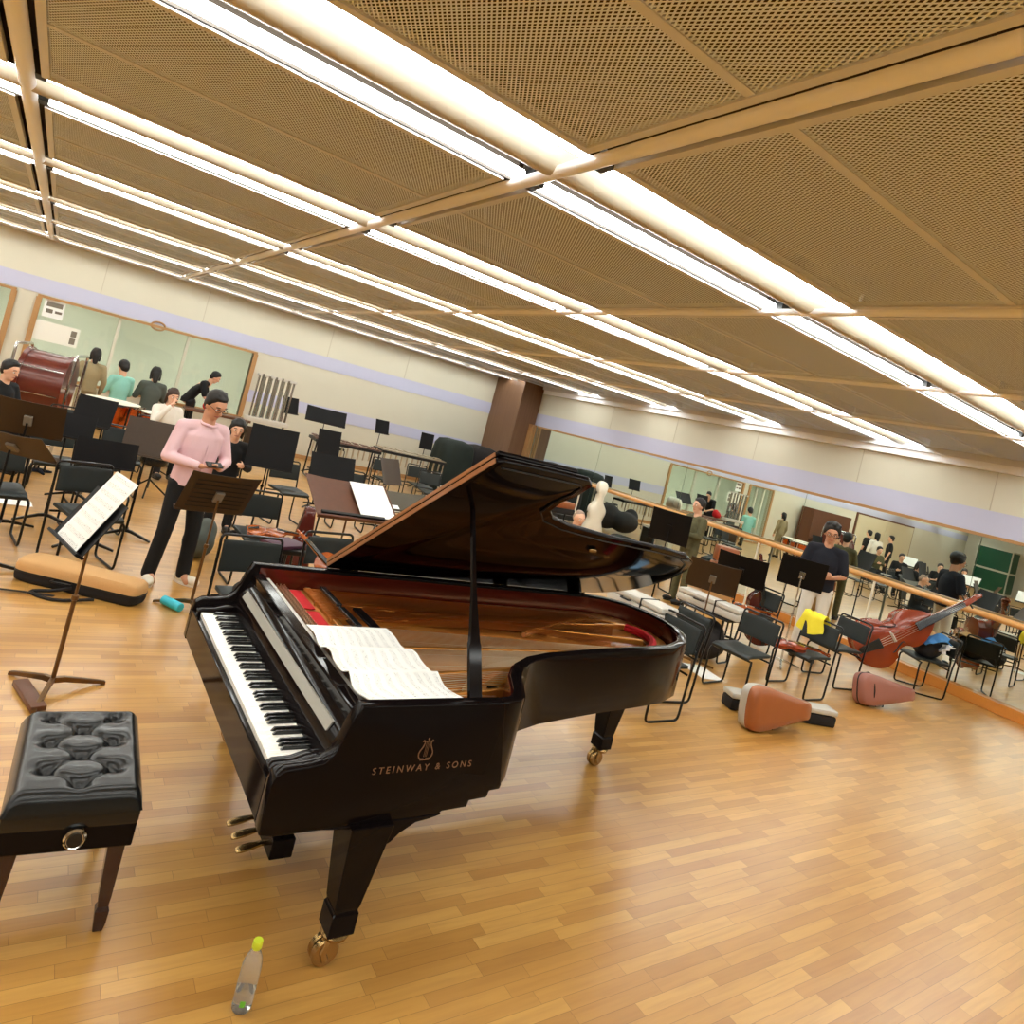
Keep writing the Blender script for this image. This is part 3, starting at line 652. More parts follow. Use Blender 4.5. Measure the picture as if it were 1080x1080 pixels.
c = MB().grid(cush, 56, 80); c.build('cushion', 'leather_black', bench, smooth=80)
MB().box((0,0,.43), (BW-.005,BD-.005,.06)).build('cushion_base', 'leather_black', bench, smooth=40, bevel=.012)
for i, (x, y) in enumerate(btn): MB().ell((x,y,cush(x/BW+.5,y/BD+.5)[2]+.004), (.011,.011,.006), 10, 6).build('tuft_button', 'leather_black', bench)
MB().box((0,0,.365), (BW-.01,BD-.01,.085)).build('apron', 'mahogany', bench, smooth=0, bevel=.006).data.materials[0] = M('piano_black')
for sy in (-1, 1):
    kx = Matrix.Translation((.02, sy*(BD/2-.005), .375)) @ Matrix.Rotation(sy*-PI/2,4,'X')
    kb = MB().lathe([(.022,0),(.036,.004),(.036,.016),(.03,.024),(.026,.02)], 24, kx).build('knob', 'chrome', bench)
    MB().lathe([(.024,.018),(.024,.023),(.0,.025)], 20, kx).build('knob_face', 'black_plastic', kb)
mat('leg_wood', S(44,14,14), 0.22, coat=0.4)
for x in (-1, 1):
    for y in (-1, 1):
        cx, cy = x*(BW/2-.05), y*(BD/2-.055); q = lambda h, z, o=0: [(cx+x*o-h,cy+y*o-h,z),(cx+x*o+h,cy+y*o-h,z),(cx+x*o+h,cy+y*o+h,z),(cx+x*o-h,cy+y*o+h,z)]
        MB().rings([q(.016,0,.012),q(.02,.03,.012),q(.023,.075,.01),q(.017,.09,.01),q(.021,.12,.008),q(.029,.335)]).build('leg', 'leg_wood', bench, smooth=0, bevel=.003)
# ================================================================== water bottle, wooden strip and small things on the floor
bp = onz(254, 1063)
t = thing('water_bottle', 'clear plastic water bottle with a lime cap, standing on the floor by the piano leg', 'bottle', bp)
prof = [(.028,0),(.032,.006),(.033,.02),(.033,.145),(.031,.16),(.025,.178),(.017,.195),(.0135,.205),(.0135,.21)]
MB().lathe(prof, 24).build('body', 'pet_plastic', t); MB().lathe([(.029,.004),(.031,.01),(.031,.065),(.03,.066)], 24).build('water', 'water', t)
MB().lathe([(.0155,.205),(.0165,.207),(.0165,.228),(.015,.231)], 20).build('cap', 'bottle_cap', t)
MB().sheet(lambda u, v: (.0335*math.cos(-2.2+u*.5), .0335*math.sin(-2.2+u*.5), .03+v*.02), 4, 2, .0006).build('print', 'leaf_green', t)
a, b = onz(20,722), onz(40,752)
tag(MB().box((0,0,.02), (.34,.075,.03)).build('wooden_strip', 'brown_wood', bevel=.004), 'brown wooden strip lying on the floor behind the tufted bench', 'board').matrix_world = basis((a+b)/2, b-a, (0,0,1))
a, b = onz(170,632), onz(186,640)
d = (b-a).normalized()
t = thing('flask', 'cyan cylindrical flask lying on the floor beside a music stand foot', 'bottle', mtx=basis(onz(180,641)+Vector((0,0,.036)), d, (0,0,1)))
RX = Matrix.Rotation(PI/2,4,'Y'); MB().lathe([(.03,-.1),(.036,-.095),(.036,.06),(.034,.065)], 20, RX).build('body', 'cyan', t); MB().lathe([(.036,.066),(.036,.10),(.031,.105)], 20, RX).build('lid', 'cyan', t)
# ================================================================== chairs
def make_chair():
    t = thing('stacking_chair', 'x', 'chair')
    for s in (-1, 1):
        y = s*.235
        pts = round_path([(.17,y*.93,.43),(.20,y,.40),(.20,y,.011),(-.21,y,.011),(-.235,y,.44),(-.285,y*.97,.76)], .05, 3)
        MB().tube(pts, .011, 8).build('leg_frame', 'black_steel', t)
    MB().tube(round_path([(-.283,.228,.745),(-.298,.228,.835),(-.298,-.228,.835),(-.283,-.228,.745)], .05, 4), .011, 8).build('top_rail', 'black_steel', t)
    MB().tube([(.17,-.22,.425),(.17,.22,.425)], .010, 8).build('cross_bar', 'black_steel', t)
    MB().tube([(-.2,-.23,.41),(-.2,.23,.41)], .010, 8).build('cross_bar', 'black_steel', t)
    MB().sheet(lambda u, v: (-.22+.45*u, (v-.5)*.42, .452-.012*math.sin(u*PI)*math.sin(v*PI)-.02*max(0,u-.88)/.12), 10, 6, -.03).build('seat', 'vinyl_chair', t, bevel=0.006, smooth=50)
    MB().sheet(lambda u, v: (-.262-.03*u+.012-.02*math.sin(v*PI), (v-.5)*.43, .575+.225*u), 6, 8, .024).build('backrest', 'vinyl_chair', t, bevel=0.006, smooth=50)
    return t
CH0 = make_chair(); CH0['group'] = 'black stacking chairs'; _cu = [False]
def chair(x, y, a, label):
    o = CH0 if not _cu[0] else copy_tree(CH0); _cu[0] = True
    o.location = (x, y, 0); o.rotation_euler = (0, 0, math.radians(a)); o['label'] = label; return o
# ================================================================== music stands
def stand(x, y, a, label, h=1.0, tilt=35, m='stand_black', w_=.5, d=.34, pole='stand_black', shelf=.05, perf=False, name='music_stand', group='music stands', lean=0, z0=0):
    t = thing(name, label, 'music stand', (x, y, z0), a, group)
    hp = h-.05
    MB().tube([(0,0,.05),(0,0,h*.55)], .0125, 10).build('lower_tube', pole, t)
    MB().tube([(0,0,h*.55),(0,0,hp)], .009, 10).build('pole', pole, t)
    MB().lathe([(.014,0),(.019,.004),(.019,.028),(.012,.034)], 14, Matrix.Translation((0,0,h*.55-.02))).build('collar', pole, t)
    for k in range(3):
        q = math.radians(60+120*k); c, s_ = math.cos(q), math.sin(q)
        l = MB().rings([[(c*r-s_*wd, s_*r+c*wd, z-hh),(c*r+s_*wd, s_*r-c*wd, z-hh),(c*r+s_*wd, s_*r-c*wd, z+hh),(c*r-s_*wd, s_*r+c*wd, z+hh)] for r, z, wd, hh in ((.0,.06,.013,.016),(.06,.058,.013,.015),(.27,.014,.011,.01),(.285,.01,.012,.01))])
        l.build('leg', pole if pole != 'stand_black' else 'black_steel', t, smooth=0, bevel=.002)
    T = math.radians(tilt); X = Matrix.Translation((0.02,0,h)) @ Matrix(((0,-math.sin(T),math.cos(T),0),(1,0,0,0),(0,math.cos(T),math.sin(T),0),(0,0,0,1)))
    p = MB()                                   # local x = across, y = up the desk, z = towards the player
    p.sheet(lambda u, v: ((u-.5)*w_, (v-.5)*d, .02*abs(2*u-1)**3-.008), 12, 4, .0035, X).build('desk', m, t, smooth=50)
    MB().frame_box((-w_/2, -d/2-.012, -.004), (w_/2, -d/2+.004, shelf), X).build('lip', m, t, smooth=0, bevel=.003)
    MB().box((0,-.02,-.022), (.07,.10,.026), X).build('bracket', 'slot_grey' if m == 'stand_brown' else pole, t, smooth=0, bevel=.003)
    if perf:
        g = MB()
        for i in range(7): g.frame_box((-w_*.4, -d*.36+i*d*.115, -.0165), (w_*.4, -d*.36+i*d*.115+.006, -.012), X)
        tag(g.build('slot_rows', 'black_plastic', t, smooth=0), None, None, kind='stuff')
    return t, Matrix.Translation((x,y,z0)) @ Matrix.Rotation(math.radians(a),4,'Z') @ X
def page(mtx, label, w_=.44, h=.31, m='printed_score', off=(0,0), z=.004, name='score_page', curl=.012):
    """an open score or loose pages; local x across, y up, z out"""
    o = MB().sheet(lambda u, v: ((u-.5)*w_+off[0], (v-.5)*h+off[1], z+.018+curl*math.sin(u*PI)*math.sin(v*PI)), 8, 6, .003).build(name, m); o.matrix_world = mtx
    return tag(o, label, 'sheet music')
# ================================================================== people
def remesh(mb, name, material, parent, vox, smooth=2):
    me = bpy.data.meshes.new(name); me.from_pydata(mb.v, [], mb.f)
    bm = bmesh.new(); bm.from_mesh(me); bmesh.ops.recalc_face_normals(bm, faces=bm.faces); bm.to_mesh(me); bm.free()
    o = bpy.data.objects.new(name, me); COL.objects.link(o)
    r = o.modifiers.new('r', 'REMESH'); r.mode = 'VOXEL'; r.voxel_size = vox; r.use_smooth_shade = True
    s = o.modifiers.new('s', 'SMOOTH'); s.factor = .5; s.iterations = smooth
    bpy.context.view_layer.update()
    ev = o.evaluated_get(bpy.context.evaluated_depsgraph_get()); nm = bpy.data.meshes.new_from_object(ev)
    o.modifiers.clear(); o.data = nm; nm.name = name; bpy.data.meshes.remove(me)
    for p in nm.polygons: p.use_smooth = True
    nm.materials.clear(); nm.materials.append(M(material)); o.parent = parent
    return o
def hand(mb, wrist, d, n, size=1.0, curl=.5):
    """palm and five bent fingers; d = pointing direction, n = palm normal"""
    d = Vector(d).normalized(); n = Vector(n); n = (n-d*n.dot(d)).normalized(); s = d.cross(n); w = Vector(wrist)
    k = size
    mb.cap(w, w+d*.03*k, .022*k, .026*k)
    for i, o in enumerate((-.027,-.009,.009,.026)):
        b = w+d*(.085-.004*abs(i-1))*k+s*o*k
        mb.cap(w+d*.02*k+s*o*.6*k, b, .015*k, .0115*k, 8)
        L = (.075,.084,.078,.06)[i]*k; dd = d.copy(); p = b
        for j, f in enumerate((.45,.32,.23)):
            ang = curl*(.5,.8,.6)[j]; ax = dd.cross(n); dd = (dd*math.cos(ang)+n*math.sin(ang)).normalized()
            q = p+dd*L*f; mb.cap(p, q, (.0098-.0012*j)*k, (.0092-.0012*j)*k, 8); p = q; n = (n-dd*n.dot(dd)).normalized()
        n = (Vector(n)-d*n.dot(d)).normalized()
    b = w+d*.025*k-s*.024*k; q = b+(d*.6-s*.75+n*.35).normalized()*.04*k
    mb.cap(b, q, .013*k, .0105*k, 8); mb.cap(q, q+(d*.9-s*.2+n*.4).normalized()*.03*k, .0105*k, .008*k, 8)
def person(label, loc, rz, P, shirt='black_cloth', trousers='black_cloth', hair='hair', skin='skin', long_hair=False, sleeves='long', group=None, vox=.018, glasses=False, female=False, shoes='black_plastic', beard=False, thin_hair=False, bushy=False):
    """P: joints in local metres (+X forward, +Y the person's left)"""
    t = thing('person', label, 'person', loc, rz, group)
    V = {k: Vector(v) for k, v in P.items()}
    hd = V['head']; F = V['face'].normalized(); U = (V['head']-V['neck']).normalized(); U = (U-F*U.dot(F)).normalized(); Sd = U.cross(F)
    H = Matrix((F, Sd, U)).transposed().to_4x4(); H.translation = hd
    sk = MB()
    sk.ell((0,0,.025), (.098,.076,.095), 20, 14, H); sk.ell((.02,0,-.045), (.068,.058,.072), 16, 10, H)
    sk.ell((.062,0,-.082), (.028,.032,.024), 10, 8, H)
    sk.cone(H @ Vector((.092,0,.028)), H @ Vector((.118,0,-.018)), .009, .014, 8); sk.ell((.112,0,-.02), (.013,.016,.011), 8, 6, H)
    sk.ell((.086,0,.046), (.014,.05,.011), 10, 6, H)
    for s in (-1, 1): sk.ell((-.005,s*.078,-.005), (.02,.011,.032), 8, 8, H)
    sk.cap(V['neck']+Vector((0,0,-.05)), hd-U*.06-F*.02, .062, .056)
    shW = (V['shL']-V['shR']).length
    sk.cap(V['chest'], V['pelvis'], .09, .10); sk.cap(V['shL'], V['shR'], .05, .05)
    for s in 'LR':
        sk.cap(V['sh'+s], V['el'+s], .044, .036); sk.cap(V['el'+s], V['wr'+s], .036, .024)
        sk.cap(V['hp'+s], V['kn'+s], .075, .05); sk.cap(V['kn'+s], V['an'+s], .05, .035); sk.cap(V['an'+s], V['an'+s]+Vector((.1,0,-.05)), .035, .03)
        hdv = V.get('hd'+s, V['wr'+s]-V['el'+s]); hn = V.get('pn'+s, Vector((0, -1 if s == 'L' else 1, 0)))
        hand(sk, V['wr'+s], hdv, hn, 1.0, .5)
    remesh(sk, 'body', skin, t, min(vox, .011) if vox < .012 else vox*.8, 1)
    # face details
    for s in (-1, 1):
        e = MB().ell((.083,s*.032,.018), (.012,.015,.009), 10, 8, H).build('eye', 'eye_white', t)
        MB().ell((.091,s*.032,.018), (.006,.007,.007), 8, 6, H).build('iris', 'eye_dark', e)
        MB().tube([H @ Vector((.092,s*.014,.044)), H @ Vector((.093,s*.034,.050)), H @ Vector((.082,s*.054,.043))], .0042, 6).build('eyebrow', hair, t)
    MB().tube([H @ Vector((.083,-.025,-.052)), H @ Vector((.092,0,-.050)), H @ Vector((.083,.025,-.052))], [.003,.006,.003], 6).build('mouth', 'lip', t)
    if not thin_hair:
        h = MB(); k_ = 1.16 if bushy else 1.0; fx = 0 if female else .012; h.ell((-.018-fx-.012*(k_-1)*8,0,.056+.02*(k_-1)), (.101*k_,.090*k_,.090*k_), 18, 12, H); h.ell((-.05,0,.0), (.07,.078,.085), 14, 10, H)
        for s in (-1, 1): h.ell((-.02,s*.074*k_,.035), (.042,.018*k_,.05*k_), 10, 8, H)
        rn = random.Random(len(label))
        for q in range(26 if bushy else 14):
            a_, b_ = rn.uniform(0,2*PI), rn.uniform(.15,1.45)
            if math.cos(a_) > .1 and b_ < 1.0: b_ += .75 if bushy else .6
            h.ell((-.012+.098*k_*math.cos(a_)*math.cos(b_),.088*k_*math.sin(a_)*math.cos(b_),.055+.085*k_*math.sin(b_)), (.02*k_,.02*k_,.016*k_), 8, 6, H)
        h.ell((.03-1.2*fx,0,.092+fx), (.058,.064,.030), 12, 8, H)
        if long_hair:
            for s in (-1, 1): h.cap(H @ Vector((-.01,s*.072,.03)), H @ Vector((-.015,s*.078,-.10)), .03, .022)
            h.cap(H @ Vector((-.06,0,0)), H @ Vector((-.07,0,-.14)), .07, .045)
        remesh(h, 'hair', hair, t, max(vox*.8, .009), 1)
    else:
        h = MB(); h.ell((-.045,0,.01), (.07,.084,.075), 14, 10, H); h.ell((-.02,0,.07), (.09,.07,.058), 14, 10, H); remesh(h, 'hair', hair, t, .012, 1)
    # clothes
    ch = V['chest']; pv = V['pelvis']; nk = V['neck']; sd = (V['shL']-V['shR']).normalized()
    sh = MB(); bw = .155 if not female else .135
    def ring(c, a, b): 
        f = sd.cross(Vector((0,0,1))).normalized()
        return [c+sd*a*math.cos(2*PI*i/18)+f*b*math.sin(2*PI*i/18) for i in range(18)]
    mid = (ch+pv)/2
    sh.rings([ring(pv+Vector((0,0,-.06)), bw+.025, .125), ring(pv+(mid-pv)*.4, bw+.015, .125), ring(mid, bw+.015, .122), ring(ch+(mid-ch)*.3, bw+.03, .132), ring(ch+(nk-ch)*.35, bw+.02, .115), ring(nk+Vector((-.005,0,-.02)), .072, .072)])
    for s in 'LR':
        sh.ell(V['sh'+s], .066, 12, 8); sh.cap(nk+Vector((-.01,0,-.035))+(V['sh'+s]-nk)*.16, V['sh'+s]+Vector((0,0,.0)), .066, .064)
        if sleeves == 'long': sh.cap(V['sh'+s], V['el'+s], .066, .054); sh.cap(V['el'+s], V['wr'+s]-(V['wr'+s]-V['el'+s])*.06, .053, .040)
        else: sh.cap(V['sh'+s], V['sh'+s].lerp(V['el'+s], .8), .068, .064)
    remesh(sh, 'shirt', shirt, t, vox, 2)
    if sleeves == 'long' and vox < .012:
        cl = MB().tube([nk+Vector((.068*math.cos(a)+.012,.07*math.sin(a),-.02+.02*abs(math.sin(a/2)))) for a in [PI*2*i/20 for i in range(20)]], .014, 8, True); cl.build('collar', shirt, t)
        fr = [ch.lerp(pv, f)+Vector((.128,0,.05)) for f in (.0,.25,.5,.75,1.0)]
        MB().tube([p+Vector((.004 if i else -.02,0,0)) for i, p in enumerate(fr)], .009, 6).build('placket', shirt, t)
    tr = MB()
    tr.rings([ring(pv+Vector((0,0,.05)), bw+.005, .112), ring(pv+Vector((0,0,-.03)), bw+.015, .118)])
    for s in 'LR':
        tr.cap(V['hp'+s], V['kn'+s], .092, .067); tr.cap(V['kn'+s], V['an'+s]+Vector((0,0,-.005)), .066, .060)
    tr.cap(V['hpL'], V['hpR'], .095, .095)
    remesh(tr, 'trousers', trousers, t, vox, 2)
    for s in 'LR':
        a = V['an'+s]; z0 = a.z-.085; q = V.get('ft'+s, Vector((1,0,0))).normalized(); X = Matrix((q, Vector((0,0,1)).cross(q), (0,0,1))).transposed().to_4x4(); X.translation = (a.x, a.y, z0)
        fm = MB(); fm.ell((.12,0,.045), (.085,.046,.042), 14, 8, X); fm.ell((-.03,0,.05), (.055,.04,.048), 12, 8, X); fm.cap(X @ Vector((-.03,0,.05)), X @ Vector((.09,0,.04)), .046, .042)
        so = remesh(fm, 'shoe', shoes, t, .012, 2)
        MB().prism([(.205*math.cos(2*PI*i/16)*.62+.05, .046*math.sin(2*PI*i/16)) for i in range(16)], .0, .018, X).build('sole', 'white_cloth' if shoes == 'shoe' else shoes, so, smooth=0)
    if glasses:
        g = MB()
        for s in (-1, 1): g.tube([H @ Vector((.108-.006*abs(math.sin(a)), s*.033+.025*math.cos(a), .016+.018*math.sin(a))) for a in [2*PI*i/14 for i in range(14)]], .0022, 5, True)
        g.tube([H @ Vector((.109,-.008,.02)), H @ Vector((.109,.008,.02))], .002, 5)
        for s in (-1, 1): g.tube([H @ Vector((.1,s*.058,.02)), H @ Vector((.0,s*.08,.015))], .002, 5)
        g.build('glasses', 'black_steel', t)
    return t
def standing(**k):
    P = dict(pelvis=(0,0,.95), chest=(0,0,1.28), neck=(0,0,1.46), head=(.025,0,1.62), face=(1,0,-.1), shL=(0,.18,1.40), shR=(0,-.18,1.40), elL=(-.02,.25,1.12), elR=(-.02,-.25,1.12), wrL=(.06,.24,.88), wrR=(.06,-.24,.88), hpL=(0,.09,.90), hpR=(0,-.09,.90), knL=(.02,.10,.49), knR=(.02,-.10,.49), anL=(0,.11,.085), anR=(0,-.11,.085))
    P.update(k); return P
def seated(**k):
    P = dict(pelvis=(0,0,.55), chest=(.02,0,.88), neck=(.03,0,1.06), head=(.07,0,1.21), face=(1,0,-.25), shL=(.02,.17,1.0), shR=(.02,-.17,1.0), elL=(.08,.24,.75), elR=(.08,-.24,.75), wrL=(.30,.14,.80), wrR=(.30,-.14,.80), hpL=(.03,.09,.53), hpR=(.03,-.09,.53), knL=(.43,.11,.50), knR=(.43,-.11,.50), anL=(.42,.11,.085), anR=(.42,-.11,.085))
    P.update(k); return P
# ================================================================== string instruments
def fiddle(label, cat, name, wood, sc, mtx, group=None, slope=0.0, neck_mat='ebony'):
    """violin family; local x runs from the end button to the scroll, z out of the top; unit body length 1"""
    t = thing(name, label, cat, mtx=mtx, group=group)
    half = [(0,0.0),(.01,.10),(.05,.19),(.13,.255),(.22,.285),(.31,.275),(.38,.245),(.405,.235),(.43,.185),(.50,.158),(.57,.165),(.615,.20),(.63,.205),(.68,.225-slope*.2),(.76,.235-slope*.6),(.85,.215-slope),(.93,.16-slope),(.98,.08-slope*.3),(1.0,.045)]
    up = spline([(x,y,0) for x, y in half], 3)
    ol = [(p.x*sc, p.y*sc) for p in up]+[(p.x*sc, -p.y*sc) for p in reversed(up)][1:-1]
    cx = .47*sc; th = .095*sc if sc < .5 else .17*sc
    def r(f, z): return [Vector((cx+(x-cx)*f, y*f, z)) for x, y in ol]
    MB().rings([r(.6,-.02*sc), r(.96,-.004*sc), r(1.0,0), r(1.0,.008*sc), r(.965,.014*sc), r(.965,th-.014*sc), r(1.0,th-.008*sc), r(1.0,th), r(.95,th+.004*sc), r(.7,th+.03*sc), r(.35,th+.045*sc)]).build('body', wood, t, smooth=50)
    zt = th+.048*sc
    MB().rings([[(x*sc,-w*sc,(z)*sc+th),(x*sc,w*sc,z*sc+th),(x*sc,w*sc*.7,z*sc+th+.025*sc),(x*sc,-w*sc*.7,z*sc+th+.025*sc)] for x, w, z in ((.74,.05,.085),(1.0,.042,.05),(1.40,.03,.02))]).build('fingerboard', 'ebony', t, smooth=30)
    MB().rings([[(x*sc,-w*sc,z0*sc+th),(x*sc,w*sc,z0*sc+th),(x*sc,w*sc,z1*sc+th),(x*sc,-w*sc,z1*sc+th)] for x, w, z0, z1 in ((.97,.045,-.09,.05),(1.03,.036,-.03,.045),(1.38,.033,-.035,.018),(1.42,.035,-.05,.015),(1.60,.024,-.10,-.03))]).build('neck', wood, t, smooth=30, bevel=.004*sc)
    sp = [Vector(((1.63+.05*math.cos(a)*f)*sc, 0, (-.075+.05*math.sin(a)*f)*sc+th)) for a, f in [(PI*.9-i*.5, 1-i*.055) for i in range(15)]]
    MB().tube(sp, [.026*sc*(1-i*.03) for i in range(15)], 8).build('scroll', wood, t)
    for i, s in enumerate((1,-1,1,-1)):
        x = 1.45+.035*i; MB().tube([(x*sc, -s*.03*sc, -.03*sc+th), (x*sc, s*.09*sc, -.03*sc+th)], .010*sc, 6).build('tuning_peg', 'ebony', t)
    MB().rings([[(x*sc,-w*sc,z*sc+th),(x*sc,w*sc,z*sc+th),(x*sc,w*sc,z*sc+th+.012*sc),(x*sc,-w*sc,z*sc+th+.012*sc)] for x, w, z in ((.02,.03,.03),(.28,.058,.075))]).build('tailpiece', 'ebony', t, smooth=0, bevel=.003*sc)
    MB().rings([[(.435*sc,-.06*sc,zt-.01*sc),(.435*sc,.06*sc,zt-.01*sc),(.45*sc,.06*sc,zt-.01*sc),(.45*sc,-.06*sc,zt-.01*sc)],[(.439*sc,-.05*sc,th+.10*sc),(.439*sc,.05*sc,th+.10*sc),(.446*sc,.05*sc,th+.10*sc),(.446*sc,-.05*sc,th+.10*sc)]]).build('bridge', 'white_cloth', t, smooth=0)
    for k in (-1.5,-.5,.5,1.5): MB().tube([(.28*sc,k*.022*sc,th+.088*sc),(.443*sc,k*.026*sc,th+.103*sc),(1.4*sc,k*.014*sc,th+.048*sc)], max(.0016*sc,.0008), 4).build('string', 'string_steel', t, smooth=0)
    for s in (-1, 1):
        f = [Vector((x*sc, s*y*sc, th+(.034 if .38<x<.55 else .030)*sc)) for x, y in ((.37,.125),(.36,.15),(.39,.155),(.46,.12),(.52,.095),(.545,.10),(.54,.12))]
        MB().tube(spline(f, 4), .008*sc, 5).build('f_hole', 'black_plastic', t)
    return t
def taper_case(name, label, cat, mtx, L, wa, wb, h, lid, base, split=.55, bulge=.06, group=None, latch=True):
    """hard case: rounded wide end, tapering to a narrow end; local x along, z up"""
    t = thing(name, label, cat, mtx=mtx, group=group)
    pts = [(0,0,0),(.008,wa*.55,0),(.045,wa*.88,0),(.13,wa,0),(.28,wa*.96,0),(.5,wa*.62+wb*.36,0),(.72,wa*.30+wb*.69,0),(.90,wb*1.04,0),(.975,wb*.93,0),(1,wb*.5,0),(1.0,0,0)]
    up = spline([(x*L, y/2, 0) for x, y, _ in pts], 3)[:-1]
    ol = [(p.x, p.y) for p in up]+[(p.x, -p.y) for p in reversed(up)][:-1]
    cx = L*.45
    r = lambda f, z: [Vector((cx+(x-cx)*(1-(1-f)*.5), y*f, z)) for x, y in ol]
    zs = h*split
    MB().rings([r(.86,0), r(.97,.012), r(1,.04), r(1,zs-.008)]).build('base', base, t, smooth=50)
    MB().rings([r(1,zs), r(1,h-.05), r(.965,h-.018), r(.88,h), r(.5,h+bulge*.12)]).build('lid', lid, t, smooth=50)
    MB().rings([r(1.012,zs-.010), r(1.012,zs+.004)]).build('seam', 'black_plastic' if base != 'silver_case' else 'silver_case', t, smooth=50)
    if latch:
        MB().tube(round_path([(L*.36,-wa*.5,zs-.01),(L*.36,-wa*.5-.035,zs-.01),(L*.50,-wa*.42-.035,zs-.01),(L*.50,-wa*.42,zs-.01)], .02), .008, 6).build('handle', 'black_plastic', t)
    return t
def lump(name, label, cat, c, r, material, mtx=None, parts=(), seed=0, group=None, vox=.03, th=None):
    """soft bag or cover: several swollen shapes merged into one skin"""
    t = thing(name, label, cat, mtx=mtx or Matrix.Translation(c), group=group)
    m = MB(); rnd = random.Random(seed)
    for (dx, dy, dz, rx, ry, rz) in r: m.ell((dx,dy,dz), (rx,ry,rz), 14, 10)
    remesh(m, 'shell', material, t, vox, 2)
    for p in parts: p(t)
    return t
def cloth(name, label, cat, mtx, w_, h, material, amp=.02, seed=0, th=.012, cols=14):
    rnd = random.Random(seed); a, b, c = rnd.random()*6, rnd.random()*6, rnd.random()*6
    def f(u, v):
        x, y = (u-.5)*w_, (v-.5)*h
        return (x+.02*math.sin(5*v*PI+a), y+.02*math.sin(4*u*PI+b), amp*(math.sin(5*u+a)+math.sin(7*v+b)*.7+math.sin(9*(u+v)+c)*.5)-.9*((u-.5)**2+(v-.5)**2)*min(w_,h)*.6)
    o = MB().sheet(f, cols, cols, th).build(name, material, smooth=80); o.matrix_world = mtx
    return tag(o, label, cat)
def cover(label, x, y, w_, d, h, material, seed, group):
    """an instrument hidden under a draped cloth cover"""
    t = thing('covered_timpani', label, 'drum', (x, y, 0), 0, group); rnd = random.Random(seed); n = 28
    def loop(z, f, wob):
        out = []
        for i in range(n):
            a = 2*PI*i/n; c, s = math.cos(a), math.sin(a); k = 1/max(abs(c), abs(s))**.55
            r = f*(1+wob*math.sin(5*a+seed)+wob*.7*math.sin(9*a+seed*2)); out.append(V3((c*k*w_/2*r, s*k*d/2*r, z+wob*.25*math.sin(3*a+seed))))
        return out
    MB().rings([loop(.02,1.06,.05), loop(h*.35,1.03,.045), loop(h*.72,.98,.03), loop(h*.88,.94,.02), loop(h*.97,.80,.02), loop(h,.45,.02)]).build('cover', material, t, smooth=80)
    return t
def drape(name, label, cat, mtx, w_, front, back, material, seed=0, r=.035, sag=.10):
    """a cloth hung over a rail; local x is out of the front, y along the rail"""
    rnd = random.Random(seed); a, b = rnd.random()*6, rnd.random()*6; L = front+back+PI*r
    def f(u, v):
        y = (v-.5)*w_*(1+.12*math.sin(2.3*u*PI+a)); q = u*L; wv = .012*math.sin(4*v*PI+a+2*u)+.006*math.sin(9*v+b+5*u)
        e = .5+.5*math.cos((v-.5)*PI*1.3+.4)
        if q < front: return (r+.012+wv*(front-q)/front*1.6, y, -(front-q)*(.65+.35*e))
        if q > L-back: return (-r-.012-wv*(q-L+back)/back*1.6, y, -(q-L+back)*(.65+.35*e))
        t = (q-front)/(PI*r)*PI; return (r*math.cos(t), y, r*math.sin(t)+abs(wv)*.8)
    o = MB().sheet(f, 28, 22, .006).build(name, material, smooth=80); o.matrix_world = mtx
    return tag(o, label, cat)
V3 = Vector
# ================================================================== what stands in the room: left side
V3 = Vector
def ctop(px, py, a, label, z=.83):
    p = onz(px, py, z); q = math.radians(a); return chair(p.x+.28*math.cos(q), p.y+.28*math.sin(q), a, label)
def stpx(px, py, h, a, label, **k):
    p = onz(px, py, h); return stand(p.x, p.y, a, label, h=h, **k)
def up(p, z=0.0): return Vector((p.x, p.y, z))
def at_px(px, py, z): return onz(px, py, z)
chair(.56, 6.80, -72, 'black stacking chair behind the sloping white score, nearest on the left')
st, X = stand(.41, 4.43, 195, 'bronze pole music stand holding tall white pages beside the tufted bench', h=.99, tilt=30, pole='bronze_pole', d=.33)
page(X, 'tall white score pages on the bronze stand near the tufted bench', .34, .46, off=(0,.06))
st, X = stand(1.36, 5.86, 98, 'brown perforated music stand in front of the man in pink', h=.965, tilt=32, m='stand_brown', pole='bronze_pole', w_=.56, d=.42, perf=True)
# man in the pink shirt with a phone
P = standing(chest=(.02,0,1.28), neck=(.05,0,1.465), head=(.095,.0,1.625), face=(1,.12,-.5), elL=(.03,.27,1.13), elR=(.03,-.27,1.13), wrL=(.25,.10,1.11), wrR=(.25,-.10,1.11), hdL=(.6,-.75,.05), hdR=(.6,.75,.05), pnL=(-.3,0,1), pnR=(-.3,0,1), anL=(.02,.15,.085), anR=(-.02,-.14,.085), ftL=(1,.35,0), ftR=(1,-.35,0), knL=(.03,.13,.49), knR=(.03,-.12,.49))
man = person('man in a pink shirt and dark trousers looking down at his phone', (1.23, 6.50, 0), -72, P, 'pink_shirt', 'black_cloth', skin='skin_tan', glasses=True, vox=.0105, shoes='shoe')
ph = thing('phone', 'dark phone held in both hands by the man in pink', 'phone', mtx=Matrix.Translation((1.23,6.50,0)) @ Matrix.Rotation(math.radians(-72),4,'Z') @ Matrix.Translation((.325,0,1.145)) @ Matrix.Rotation(.5,4,'Y'))
MB().box((0,0,0), (.07,.145,.009)).build('case', 'black_plastic', ph, smooth=0, bevel=.003); MB().box((0,0,.005), (.062,.135,.002)).build('screen', 'ebony', ph, smooth=0)
